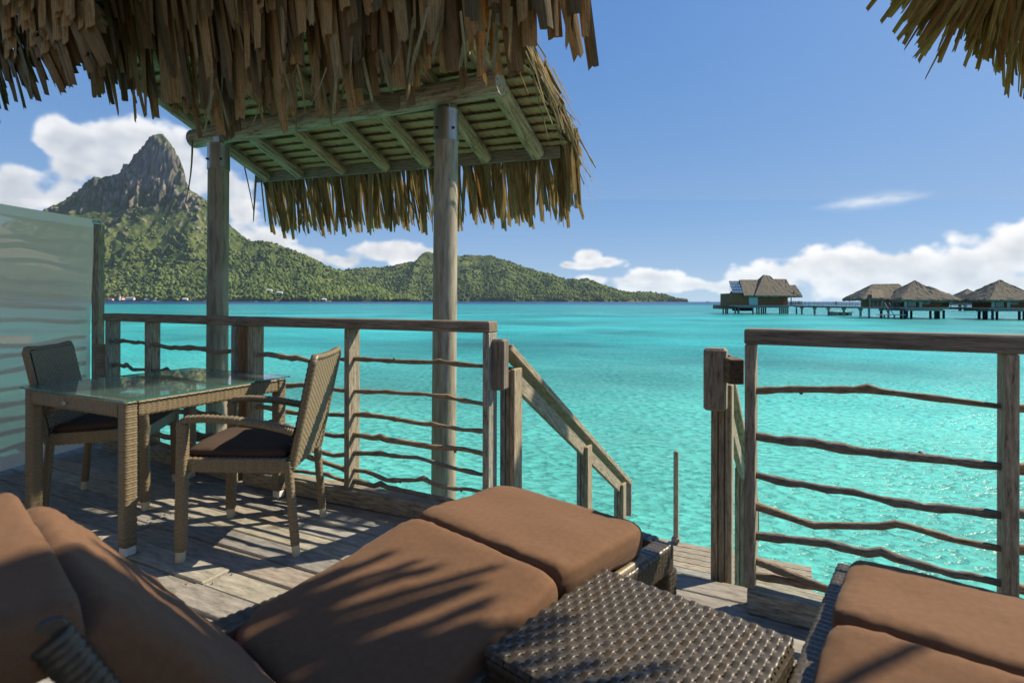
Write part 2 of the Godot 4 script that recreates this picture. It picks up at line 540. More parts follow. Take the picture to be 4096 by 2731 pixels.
# ------------------------------------------------------------------ the island
func profile(p: Array, x: float) -> float:
	if x <= p[0]: return p[1]
	if x >= p[p.size() - 2]: return p[p.size() - 1]
	var k := 2
	while k < p.size():
		if x < p[k]:
			return lerpf(p[k - 1], p[k + 1], (x - p[k - 2]) / float(p[k] - p[k - 2]))
		k += 2
	return p[p.size() - 1]

func terrain(called: String, x0: float, x1: float, d0: float, d1: float, step: float, height: Callable, rocky: Callable, wood: int, forest_label: String) -> void:
	var nu := int((x1 - x0) / step) + 1
	var nv := int((d1 - d0) / step) + 1
	var pts := PackedVector3Array()
	pts.resize(nu * nv)
	for j in nv:
		for i in nu:
			var x := x0 + i * step
			var d := d0 + j * step
			pts[j * nu + i] = Vector3(x, height.call(x, d), -d)
	var cols := PackedColorArray()
	cols.resize(nu * nv)
	var green_at := PackedFloat32Array()
	green_at.resize(nu * nv)
	var n1 := noise(51, 0.006, 4)
	var n2 := noise(52, 0.03, 3)
	var n3 := noise(53, 0.09, 2)
	var trees := noise(54, 0.075, 1, FastNoiseLite.TYPE_CELLULAR)
	trees.cellular_return_type = FastNoiseLite.RETURN_DISTANCE
	for j in nv:
		for i in nu:
			var k := j * nu + i
			var p := pts[k]
			var gx := (pts[j * nu + mini(i + 1, nu - 1)].y - pts[j * nu + maxi(i - 1, 0)].y) / (2 * step)
			var gz := (pts[mini(j + 1, nv - 1) * nu + i].y - pts[maxi(j - 1, 0) * nu + i].y) / (2 * step)
			var steep := sqrt(gx * gx + gz * gz)
			var a := n1.get_noise_2d(p.x, p.z + p.y * 0.7)
			var b := n2.get_noise_3d(p.x, p.y, p.z)
			var f := n3.get_noise_3d(p.x, p.y, p.z)
			var green := Vector3(0.060, 0.100, 0.033).lerp(Vector3(0.235, 0.275, 0.080), clampf(0.40 + 0.9 * a + 0.5 * b + 0.4 * f, 0, 1))
			var rock := Vector3(0.15, 0.128, 0.10).lerp(Vector3(0.42, 0.37, 0.30), clampf(0.45 + 0.7 * b + 0.8 * f, 0, 1))
			var k2: float = clampf(rocky.call(p.x, -p.z, p.y, steep) + 1.3 * b + 0.9 * a + 0.5 * f, 0, 1)
			var c := green.lerp(rock, smoothstep(0.35, 0.65, k2))
			if p.y < 7.0: c = c.lerp(Vector3(0.20, 0.18, 0.12), smoothstep(7.0, 2.0, p.y) * 0.6)
			cols[k] = Color(c.x, c.y, c.z)
			green_at[k] = 1.0 - smoothstep(0.25, 0.6, k2)
			if k2 < 0.5 and p.y > 1.0:
				var tr := 1.0 - clampf(trees.get_noise_2d(p.x, p.z) + 1.0, 0, 1)
				pts[k].y += tr * 9.0 * (1.0 - k2 * 2.0) + f * 3.0
			elif p.y > 3.0:
				pts[k] += Vector3(f * 8.0, b * 8.0 + f * 4.0, (f + b) * 12.0 + 16.0 * absf(n2.get_noise_2d(p.x * 1.6, p.y * 0.25)))
	# single crowns over the green ground
	var r3 := RandomNumberGenerator.new()
	r3.seed = int(absf(x0)) + 5
	var places := []
	var tints := []
	for k in wood:
		var i := r3.randi() % (nu - 1)
		var j := r3.randi() % (nv - 1)
		var p := pts[j * nu + i]
		if p.y < 2.0 or green_at[j * nu + i] < 0.45 + 0.5 * r3.randf(): continue
		if n1.get_noise_2d(p.x * 2.5, p.z * 2.5) < -0.12 + 0.0022 * (p.y - 130.0): continue
		var s := (2.4 + 6.2 * pow(r3.randf(), 2.2)) * (1.0 if p.y < 200.0 else 0.75)
		places.append(Transform3D(Basis(Vector3.UP, r3.randf() * TAU).scaled(Vector3(s, s * r3.randf_range(0.6, 1.35), s * r3.randf_range(0.75, 1.3))), p + Vector3(r3.randf_range(-3, 3), s * 0.2, r3.randf_range(-3, 3))))
		var g := clampf(0.45 + 0.8 * n1.get_noise_2d(p.x, p.z) + r3.randf_range(-0.35, 0.35), 0, 1)
		var c := Vector3(0.035, 0.064, 0.020).lerp(Vector3(0.17, 0.22, 0.06), g)
		tints.append(Color(c.x, c.y, c.z))
	var mm := MultiMesh.new()
	mm.transform_format = MultiMesh.TRANSFORM_3D
	mm.use_colors = true
	mm.mesh = crown_mesh()
	mm.instance_count = places.size()
	for k in places.size():
		mm.set_instance_transform(k, places[k])
		mm.set_instance_color(k, tints[k])
	var fo := MultiMeshInstance3D.new()
	fo.name = numbered("forest")
	fo.multimesh = mm
	var fm := flat_mat(Color.WHITE, 0.9, 0.2)
	fm.vertex_color_use_as_albedo = true
	fo.material_override = fm
	add_child(fo)
	stuff(fo)
	tag(fo, forest_label, "forest")
	var m := Mesher.new()
	m.grid(pts, nu, nv, false, cols)
	var mat := flat_mat(Color.WHITE, 0.95, 0.2)
	mat.vertex_color_use_as_albedo = true
	mat.uv1_triplanar = true
	mat.uv1_world_triplanar = true
	mat.uv1_scale = Vector3.ONE * 0.012
	mat.albedo_texture = M.canopy
	mat.heightmap_enabled = true
	mat.heightmap_texture = M.canopy_height
	mat.heightmap_scale = 350.0
	var o := put(self, called, m.mesh(), mat)
	o.set_meta("kind", "structure")

func crown_mesh() -> ArrayMesh:
	if not cache.has("crown"):
		var m := Mesher.new()
		var pts := PackedVector3Array()
		var r4 := RandomNumberGenerator.new()
		r4.seed = 3
		for j in 5:
			for i in 8:
				var a := TAU * (i + 0.5 * (j % 2)) / 8.0
				var e := lerpf(-0.5, PI / 2, j / 4.0)
				var r := r4.randf_range(0.75, 1.2) if j < 4 else 1.0
				pts.append(Vector3(cos(a) * cos(e) * r, sin(e) * r, sin(a) * cos(e) * r))
		m.grid(pts, 8, 5, true)
		cache["crown"] = m.mesh()
	return cache["crown"]

func make_island() -> void:
	var cellular := noise(61, 0.05, 2, FastNoiseLite.TYPE_CELLULAR)
	cellular.cellular_return_type = FastNoiseLite.RETURN_DISTANCE
	var raw := gray(cellular, 512)
	var speck := gray(noise(62, 0.09, 4), 512)
	var h8 := PackedByteArray()
	h8.resize(512 * 512)
	var c8 := PackedByteArray()
	c8.resize(512 * 512 * 3)
	for k in 512 * 512:
		h8[k] = clampi(int((255 - raw[k]) * 0.7 + speck[k] * 0.3), 0, 255)
		var g := clampi(int(212 + (speck[k] - 128) * 0.7), 60, 255)
		c8[k * 3] = clampi(g + (int(raw[(k * 7) % (512 * 512)]) - 128) / 14, 0, 255); c8[k * 3 + 1] = g; c8[k * 3 + 2] = g
	M.canopy_height = ImageTexture.create_from_image(Image.create_from_data(512, 512, false, Image.FORMAT_L8, h8))
	M.canopy = ImageTexture.create_from_image(Image.create_from_data(512, 512, false, Image.FORMAT_RGB8, c8))
	var peak := [-1852, 4, -1719, 422, -1678, 570, -1663, 593, -1638, 627, -1615, 659, -1590, 678, -1583, 697, -1564, 716, -1545, 726, -1533, 724, -1509, 697, -1482, 658, -1458, 623, -1448, 585, -1427, 538, -1410, 477, -1387, 456, -1321, 175, -1245, 3]
	var main := [-3142, 136, -2673, 192, -2392, 248, -2205, 304, -2092, 351, -1980, 389, -1923, 417, -1822, 471, -1783, 492, -1751, 503, -1749, 524, -1726, 533, -1674, 548, -1670, 573, -1655, 576, -1648, 552, -1605, 548, -1548, 544, -1455, 492, -1393, 471, -1353, 451, -1303, 402, -1216, 310, -1175, 276, -1126, 248, -1095, 252, -1038, 243, -967, 220, -892, 184, -817, 149, -742, 119, -648, 79, -517, 23, -423, 3]
	var back := [-2020, 0, -1985, 380, -1945, 454, -1898, 481, -1876, 512, -1837, 542, -1808, 532, -1750, 493, -1710, 400, -1680, 0]
	var spur := noise(71, 0.0045, 3)
	var gully := noise(72, 0.02, 3)
	var shore := noise(73, 0.004, 3)
	var ledge := noise(74, 0.006, 2)
	var h_main := func(x: float, d: float) -> float:
		var s := profile(main, x)
		var start := 1905.0 + 45.0 * shore.get_noise_1d(x)
		var t := clampf((d - start) / (2372.0 - start), 0, 1)
		var cliff := maxf(0.0, s - 415.0) * 0.95
		var veg := s - cliff
		var f := pow(t, 1.12)
		var sp := spur.get_noise_2d(x * 1.3, d * 0.5)
		var y := veg * f + sp * 150.0 * f * (1.0 - t) * minf(1.0, s / 250.0)
		var q := y / 95.0 + ledge.get_noise_2d(x, d) * 1.5
		y += 16.0 * sin(TAU * q) * smoothstep(60.0, 180.0, y) * (1.0 - smoothstep(0.85, 1.0, t)) * smoothstep(0.0, 0.3, ledge.get_noise_2d(x + 900.0, d) + 0.15)
		var g := gully.get_noise_2d(x * 1.5, d * 0.3)
		y += cliff * smoothstep(2325.0 + 60.0 * g, 2392.0 + 8.0 * g, d)
		if d > 2385.0 and d <= 2440.0:   # the horn stands right behind the wall
			var pk := profile(peak, x + 26.0 * gully.get_noise_2d(x, d * 2.0 + y))
			if pk > y:
				y = lerpf(y, pk, smoothstep(2385.0, 2425.0, d))
		if d > 2440.0:
			y = maxf(profile(back, x), s * 0.9) * (1.0 - smoothstep(2500.0, 2600.0, d))
		if t > 0.0 and t < 0.9:
			y += 6.0 * smoothstep(0.0, 0.02, t)
		return maxf(y, -1.0) if t > 0.0 else -1.0
	var r_main := func(x: float, d: float, y: float, steep: float) -> float:
		return -0.55 + 0.62 * minf(steep, 1.6) * smoothstep(200.0, 420.0, y) + smoothstep(430.0, 520.0, y) * 0.25
	terrain("island_mountain", -2750.0, -420.0, 1850.0, 2606.0, 4.5, h_main, r_main, 60000, "dense green forest covering the slopes below the rock tower")
	var hill := [-1124, 134, -1033, 162, -969, 180, -892, 193, -788, 191, -698, 206, -621, 222, -569, 229, -551, 258, -536, 276, -492, 286, -453, 276, -376, 263, -299, 263, -260, 271, -183, 263, -123, 268, -92, 253, -15, 229, 61, 204, 165, 170, 268, 142, 319, 121, 384, 119, 435, 121, 500, 103, 564, 77, 629, 52, 706, 44, 809, 46, 886, 36, 938, 15, 979, 3]
	var h_hill := func(x: float, d: float) -> float:
		var s := profile(hill, x)
		var start := 2800.0 + 60.0 * shore.get_noise_1d(x + 5000.0)
		start = lerpf(start, 3150.0, smoothstep(400.0, 950.0, x))
		var t := clampf((d - start) / (3290.0 - start), 0, 1)
		var y := s * pow(t, 0.95) + spur.get_noise_2d(x * 1.5 + 4000.0, d * 0.6) * 110.0 * t * (1.0 - t) * minf(1.0, s / 120.0)
		if d > 3300.0: y *= 1.0 - smoothstep(3310.0, 3400.0, d)
		if t > 0.0 and t < 0.92:
			y += 7.0 * smoothstep(0.0, 0.03, t) * clampf(s / 15.0, 0, 1)
		return maxf(y, -1.0) if t > 0.0 else -1.0
	var r_hill := func(x: float, d: float, y: float, steep: float) -> float:
		return -0.9 + 0.5 * steep * smoothstep(150.0, 250.0, y) + 0.4 * smoothstep(255.0, 280.0, y)
	terrain("green_hills", -1150.0, 1000.0, 2745.0, 3405.0, 6.0, h_hill, r_hill, 34000, "dense green forest covering the lower rounded hills")
	# the low wooded strip far beyond the lagoon
	var crest := noise(75, 0.02, 4)
	var m := Mesher.new()
	var pts := PackedVector3Array()
	var cols := PackedColorArray()
	var nu := 700
	for j in 6:
		for i in nu:
			var x := 900.0 + i * 8.0
			var t := j / 5.0
			var top := 18.0 + 13.0 * crest.get_noise_1d(x) + 6.0 * crest.get_noise_1d(x * 5.0)
			var y: float = [-2.0, 3.0, top * 0.7, top, top * 0.7, -2.0][j]
			pts.append(Vector3(x, y + 2.0 * crest.get_noise_2d(x * 4.0, j * 40.0), -4300.0 - t * 160.0))
			cols.append(Color(0.05, 0.075, 0.03) * (1.0 + 0.5 * crest.get_noise_2d(x * 3.0, j * 90.0)))
	m.grid(pts, nu, 6, false, cols)
	var mat := flat_mat(Color.WHITE, 0.95, 0.2)
	mat.vertex_color_use_as_albedo = true
	put(self, "far_islet", m.mesh(), mat).set_meta("kind", "structure")

# ------------------------------------------------------------------ the deck and its railings
const TURN := -26.5
const UX := Vector3(0.8949, 0.0, 0.4462)      # along the front edge, to the right
const VX := Vector3(0.4462, 0.0, -0.8949)     # outward, over the water

func D(u: float, h: float, v: float) -> Vector3:
	return UX * u + VX * v + Vector3.UP * (DECK + h)

func make_deck() -> void:
	var deck := structure("deck")
	var pitch := 0.142
	var v := 2.565
	var row := 0
	while v > -1.2:
		var a := -5.6 + (rng.randf() * 0.6)
		var stop := 3.4
		if row == 0: stop = -1.26
		while a < stop - 0.05:
			var b := minf(a + rng.randf_range(1.5, 3.2), stop)
			if stop - b < 0.5: b = stop
			var t := Transform3D(Basis(UX, Vector3.UP, -VX).rotated(VX, rng.randf_range(-0.006, 0.006)), D((a + b) / 2, -0.0145 + rng.randf_range(-0.0015, 0.0015), v))
			putw(deck, "plank", cbox(Vector3(snappedf(b - a - 0.004, 0.01), 0.029, pitch - 0.009), 0.005), pick(M.deck), t)
			if absf(b - stop) > 0.01:
				for s in [-0.035, 0.035]:   # two screws each side of a joint
					for q in [-0.045, 0.045]:
						var mm: Mesh = screw_mesh()
						putw(deck, "screw", mm, M.steel, Transform3D(Basis.IDENTITY, D(b + s, 0.0012, v + q)))
			a = b
		v -= pitch
		row += 1
	# the timbers under the boards
	for q in [-0.4, 0.5, 1.4, 2.2]:
		timber(deck, "bearer", D(-5.5, -0.13, q), D(3.4, -0.13, q), 0.19, 0.07, M.post[0])
	timber(deck, "fascia_board", D(-5.5, -0.11, 2.645), D(-1.26, -0.11, 2.645), 0.2, 0.035, M.post[1])
	timber(deck, "fascia_board", D(-1.255, -0.11, 2.502), D(3.4, -0.11, 2.502), 0.2, 0.03, M.post[2])
	for p in [[-4.6, 2.2], [-2.2, 2.2], [0.4, 2.2], [2.6, 2.2], [-4.6, 0.5], [-2.2, 0.5], [0.4, 0.5], [2.6, 0.5]]:
		var mm := Mesher.new()
		mm.tube(PackedVector3Array([Vector3(0, -DECK - 1.5, 0), Vector3(0, -0.225, 0)]), [0.13, 0.13], 12)
		putw(deck, "pile", mm.mesh(), M.log[0], Transform3D(Basis.IDENTITY, D(p[0], 0, p[1])))

func screw_mesh() -> Mesh:
	if not cache.has("screw"):
		var m := Mesher.new()
		m.tube(PackedVector3Array([Vector3(0, -0.004, 0), Vector3(0, 0.0, 0), Vector3(0, 0.0006, 0)]), [0.0042, 0.0042, 0.003], 7)
		cache["screw"] = m.mesh()
	return cache["screw"]

# a bleached stick with knots and bends, from a to b
func stick(a: Vector3, b: Vector3, r: float, wob := 0.02) -> ArrayMesh:
	var m := Mesher.new()
	var n := 18
	var path := PackedVector3Array()
	var radii := []
	var y := 0.0
	var z := 0.0
	var vy := 0.0
	var off := []
	for k in n + 1:
		if rng.randf() < 0.4: vy = rng.randf_range(-1, 1) * wob * 0.55
		y += vy
		z += rng.randf_range(-1, 1) * wob * 0.2
		off.append(Vector2(y, z))
	var len := a.distance_to(b)
	var kink := rng.randi_range(3, n - 4)
	for k in n + 1:
		var t := float(k) / n
		var o: Vector2 = off[k] - Vector2(off[0]).lerp(off[n], t)
		if k == kink: o.x += wob * 0.6
		path.append(Vector3(t * len - len / 2, o.x, o.y))
		radii.append(r * (1.12 - 0.3 * t) * rng.randf_range(0.82, 1.16) * (1.3 if k == kink or rng.randf() < 0.08 else 1.0))
	m.tube(path, radii, 8)
	for s in rng.randi_range(0, 2):   # stubs of cut twigs
		var k := rng.randi_range(2, n - 2)
		var dirv := Vector3(rng.randf_range(-0.5, 0.5), rng.randf_range(-1, 1), rng.randf_range(-0.6, 0.6)).normalized()
		m.tube(PackedVector3Array([path[k], path[k] + dirv * r * 1.1, path[k] + dirv * r * 1.55]), [r * 0.62, r * 0.55, r * 0.42], 6)
	return m.mesh()

const RUNGS := [0.840, 0.655, 0.510, 0.390, 0.285, 0.195, 0.125]

func branches(rail: Node3D, a: Vector3, b: Vector3, heights: Array, r := 0.0148, wob := 0.013) -> void:
	for h in heights:
		var p: Vector3 = a + Vector3.UP * (h + rng.randf_range(-0.012, 0.012))
		var q: Vector3 = b + Vector3.UP * (h + rng.randf_range(-0.012, 0.012))
		putw(rail, "branch", stick(p, q, r * rng.randf_range(0.78, 1.22), wob * rng.randf_range(0.5, 1.7)), pick(M.branch), along(p, q))

func railing_run(rail: Node3D, a: Vector3, b: Vector3, posts: Array, lead_a := 0.0, lead_b := 0.0) -> void:
	var dirv := (b - a).normalized()
	var out := dirv.cross(Vector3.UP) * -1.0
	if out.z > 0: out = -out
	timber(rail, "top_rail", a - dirv * lead_a + Vector3.UP * 1.047, b + dirv * lead_b + Vector3.UP * 1.047, 0.058, 0.105, pick(M.post), Vector3.UP, 0.006)
	timber(rail, "sill", a - dirv * (lead_a - 0.012) + Vector3.UP * 0.048, b + dirv * (lead_b - 0.012) + Vector3.UP * 0.048, 0.094, 0.112, pick(M.wood), Vector3.UP, 0.006)
	for p in posts:
		var c: Vector3 = a + dirv * p
		timber(rail, "post", c + Vector3.UP * 0.0955, c + Vector3.UP * 1.0175, 0.036, 0.098, pick(M.wood), dirv)
	for k in posts.size() - 1:
		branches(rail, a + dirv * (posts[k] + 0.012), a + dirv * (posts[k + 1] - 0.012), RUNGS)

func make_railings() -> void:
	var l0 := W(-3.24, 0, 4.50)
	var l1 := W(-1.74, 0, 3.63)
	var l2 := W(-0.095, 0, 2.86)
	var left := thing("deck_railing", "long weathered railing with wavy driftwood rungs behind the dining table", "railing", l1)
	var len1 := l0.distance_to(l1)
	railing_run(left, l0, l1 - (l1 - l0).normalized() * 0.03, [0.03, 0.62, len1 - 0.06], 0.02, 0.0)
	var len2 := l1.distance_to(l2)
	railing_run(left, l1 + (l2 - l1).normalized() * 0.03, l2, [0.07, 0.86, len2 - 0.05], 0.0, 0.0)
	timber(left, "corner_post", l1 + Vector3(0, 0.02, 0.02), l1 + Vector3(0, 1.016, 0.02), 0.05, 0.05, M.redwood[0], Vector3.RIGHT)
	var r0 := W(0.905, 0, 2.155)
	var r1 := W(1.61, 0, 1.755)
	var dirr := (r1 - r0).normalized()
	var right := thing("deck_railing", "weathered railing with driftwood rungs beside the brown lounger on the right", "railing", r0)
	railing_run(right, r0, r0 + dirr * 2.4, [0.02, r0.distance_to(r1) - 0.035, 1.7, 2.38], 0.0, 0.0)

	# stair rails: a newel block, posts of three boards, a sloping rail over a lower sloping board
	var down := VX - Vector3.UP * 0.577
	for side in 2:
		var s: Vector3 = D(-1.325, 0, 2.535) if side == 0 else D(-0.262, 0, 2.475)
		var h := thing("stair_handrail", "left sloping wooden handrail leading down to the swim platform" if side == 0 else "right sloping wooden handrail beside the gap in the railing", "handrail", s)
		var m1: Material = M.wood[1] if side == 0 else M.post[3]
		timber(h, "newel_block", s - UX * 0.016 + Vector3.UP * 0.725, s - UX * 0.016 + Vector3.UP * 0.985, 0.09, 0.07, M.post[1] if side == 0 else M.wood[3], UX, 0.01)
		var q0 := s + VX * 0.04 + Vector3.UP * 0.94
		timber(h, "sloping_rail", q0, q0 + down * 2.44, 0.042, 0.085, M.wood[2], Vector3.UP, 0.006)
		var q1 := s + VX * 0.10 + Vector3.UP * 0.79
		timber(h, "lower_board", q1, q1 + down * 2.28, 0.09, 0.03, M.wood[3], Vector3.UP, 0.005)
		for k in 3:
			var t: float = [0.115, 1.30, 2.25][k]
			var top := 0.94 - 0.577 * t - 0.03
			var low: float = [-0.25, -1.05, -1.43][k]
			for w in 3:
				var o: float = [-0.029, 0.0, 0.029][w]
				var high := top - (0.03 if w == 1 else 0.02)
				timber(h, "post_board", s + VX * t + UX * o + Vector3.UP * low, s + VX * t + UX * o + Vector3.UP * high, 0.0265, 0.085 if w == 1 else 0.10, M.wood[w] if side == 0 else M.wood[(w + 2) % 5], UX)
		var e := q0 + down * 2.44
		timber(h, "end_block", e + Vector3.UP * 0.03, e - Vector3.UP * 0.30, 0.085, 0.04, M.wood[0], UX)
		var joint: Vector3 = l2 if side == 0 else r0
		timber(h, "joining_block", Vector3(s.x, DECK + 0.90, s.z) + UX * (0.04 if side else -0.04), Vector3(joint.x, DECK + 0.90, joint.z) - (joint - s).normalized() * 0.06, 0.10, 0.06, M.redwood[side])

	var stairs := thing("wooden_stairs", "wooden steps going down from the deck to the swim platform", "stairs", D(-0.8, 0, 2.55))
	for k in 7:
		var t := 0.16 + 0.34 * k
		timber(stairs, "tread", D(-1.24, -0.19 - 0.197 * k, 2.53 + t), D(-0.35, -0.19 - 0.197 * k, 2.53 + t), 0.032, 0.26, pick(M.deck))
	for u in [-1.27, -0.32]:
		timber(stairs, "stringer", D(u, -0.22, 2.54), D(u, -1.52, 4.90), 0.2, 0.04, M.post[0])

	var platform := thing("swim_platform", "low wooden swim platform at the foot of the stairs", "platform", D(-0.6, -1.45, 5.2))
	var pv := 6.22
	while pv > 4.5:
		timber(platform, "plank", D(-2.3, -1.465, pv), D(0.19 + rng.randf() * 0.01, -1.465, pv), 0.03, 0.112, pick(M.wood))
		pv -= 0.119
	for u in [-2.2, 0.1]:
		timber(platform, "bearer", D(u, -1.57, 4.5), D(u, -1.57, 6.2), 0.18, 0.08, M.post[2])
		for q in [4.7, 6.0]:
			timber(platform, "pile", D(u, -3.6, q), D(u, -1.66, q), 0.14, 0.14, M.log[1], UX)
	var mp := D(-1.105, -1.45, 6.235)
	var mooring := thing("mooring_post", "thin pale upright post at the outer edge of the swim platform", "post", mp)
	timber(mooring, "shaft", mp - Vector3.UP * 0.1, mp + Vector3.UP * 1.0, 0.05, 0.05, M.wood[4], UX, 0.008)
	timber(mooring, "foot", mp + Vector3.UP * 0.02, mp + Vector3.UP * 0.06, 0.085, 0.085, M.wood[0], UX)

# ------------------------------------------------------------------ the cloth screen at the left end
func make_screen() -> void:
	var a := W(-3.40, 0, 4.52)
	var b := W(-3.62, 0, 2.6)
	var f := thing("slatted_screen", "tall wooden post and lattice of driftwood rungs at the left end", "screen", a)
	var dirv := (b - a).normalized()
	timber(f, "post", a + Vector3(0.01, 0, -0.04), a + Vector3(0.01, 1.80, -0.04), 0.055, 0.075, M.wood[2], Vector3.RIGHT)
	timber(f, "post", b, b + Vector3.UP * 1.80, 0.055, 0.075, M.wood[1], Vector3.RIGHT)
	timber(f, "link_block", a + Vector3(0.03, 0.55, 0), W(-3.25, 0.55, 4.5), 0.55, 0.04, M.post[0])
	var h := 0.14
	while h < 1.75:
		var p := a + dirv * 0.02 + Vector3(-0.05, h + rng.randf_range(-0.015, 0.015), 0)
		var q := b + Vector3(-0.05, h + rng.randf_range(-0.015, 0.015), 0)
		putw(f, "branch", stick(p, q, 0.016 * rng.randf_range(0.8, 1.2), 0.03), pick(M.branch), along(p, q))
		h += 0.107
	# the cloth hangs in front of the rungs
	var c := thing("fabric_screen", "sheer white cloth hung over the rung lattice at the left edge", "screen cloth", a + Vector3(0.045, 0, 0))
	var sag := noise(81, 1.1, 2)
	for part in [["hem", 1.765, 1.83, 4], ["cloth", 0.12, 1.765, 36], ["lower_hem", 0.03, 0.12, 4]]:
		var m := Mesher.new()
		var pts := PackedVector3Array()
		var nu := 40
		for j in int(part[3]) + 1:
			for i in nu + 1:
				var s := float(i) / nu
				var y: float = lerpf(part[1], part[2], float(j) / part[3])
				var loose := smoothstep(0.0, 0.06, s) * (0.35 + 0.65 * sin(PI * clampf(y / 1.83, 0, 1)))
				var o := sag.get_noise_2d(s * 2.4, y * 0.55) * 0.045 * loose + 0.012 * sin(y * 3.0) * loose
				var inn := 0.03 * smoothstep(1.7, 0.9, y) * (1.0 - smoothstep(0.0, 0.15, s))
				pts.append((a + dirv * (s * 1.95 + 0.05 + inn)) + Vector3(0.045 + o, y, 0))
		m.grid(pts, nu + 1, int(part[3]) + 1)
		putw(c, part[0], m.mesh(), M.sheer if part[0] == "cloth" else M.hem)
	var rod := Mesher.new()
	rod.tube(PackedVector3Array([a + Vector3(0.03, 1.81, 0.06), a + Vector3(0.03, 1.81, -0.035)]), [0.016, 0.016], 10)
	putw(c, "rod_end", rod.mesh(), M.steel)
	var clip := Mesher.new()
	clip.box(a + Vector3(0.04, 1.775, -0.03), Vector3(0.012, 0.06, 0.012), 0.002)
	clip.box(a + Vector3(0.04, 1.815, -0.03), Vector3(0.02, 0.02, 0.02), 0.003)
	putw(c, "clip", clip.mesh(), M.steel)
	var shackle := Mesher.new()
	shackle.tube(PackedVector3Array([a + Vector3(0.05, 0.05, 0.08), a + Vector3(0.05, 0.09, 0.05), a + Vector3(0.03, 0.06, 0.0)]), [0.012, 0.012, 0.01], 8)
	putw(c, "shackle", shackle.mesh(), M.steel)

# ------------------------------------------------------------------ thatch
# a folded leaf hanging along its own +x, w wide, creased along the middle
func leaf_mesh(len: float, w: float, bend: float, twist: float) -> ArrayMesh:
	var m := Mesher.new()
	var n := 6
	var pts := PackedVector3Array()
	var tip := rng.randf_range(0.35, 0.95)
	var skew := rng.randf_range(-0.35, 0.35)
	for j in n + 1:
		var t := float(j) / n
		var ww := w * lerpf(1.0, tip, t * t)
		var a := twist * t
		var curve := bend * t * t
		for i in 4:
			var s: float = [-0.5, -0.08, 0.08, 0.5][i]
			var fold := (0.5 - absf(s)) * 0.5
			var q := Vector3(t * len + (skew * s * ww + rng.randf_range(-0.02, 0.02) if j == n else 0.0), fold * ww + curve, s * ww)
			q = Vector3(q.x, q.y * cos(a) - q.z * sin(a), q.y * sin(a) + q.z * cos(a))
			pts.append(q)
	m.grid(pts, 4, n + 1)
	return m.mesh()

func leaf_set(called: String, n: int, len: float, w: float, bend: float) -> Array:
	if not cache.has(called):
		var out := []
		for k in n:
			out.append(leaf_mesh(len * rng.randf_range(0.86, 1.14), w * rng.randf_range(0.6, 1.25), rng.randf_range(-0.3, 1.0) * bend, rng.randf_range(-0.45, 0.45)))
		cache[called] = out
	return cache[called]

# where a leaf hangs: root point, the way it points, the way its back faces
func hang(root: Vector3, dirv: Vector3, face: Vector3) -> Transform3D:
	var x := dirv.normalized()
	var z := x.cross(face).normalized()
	return Transform3D(Basis(x, z.cross(x), z), root)

# leaves beyond the single ones go into one MultiMesh
func many(parent: Node3D, called: String, mesh: Mesh, mat: Material, places: Array) -> void:
	var mm := MultiMesh.new()
	mm.transform_format = MultiMesh.TRANSFORM_3D
	mm.mesh = mesh
	mm.instance_count = places.size()
	var inv := parent.global_transform.affine_inverse()
	for k in places.size():
		mm.set_instance_transform(k, inv * places[k])
	var o := MultiMeshInstance3D.new()
	o.name = called
	o.multimesh = mm
	o.material_override = mat
	parent.add_child(o, true)
	stuff(o)

func curve_at(p: Array, x: float) -> float:
	return profile(p, x)

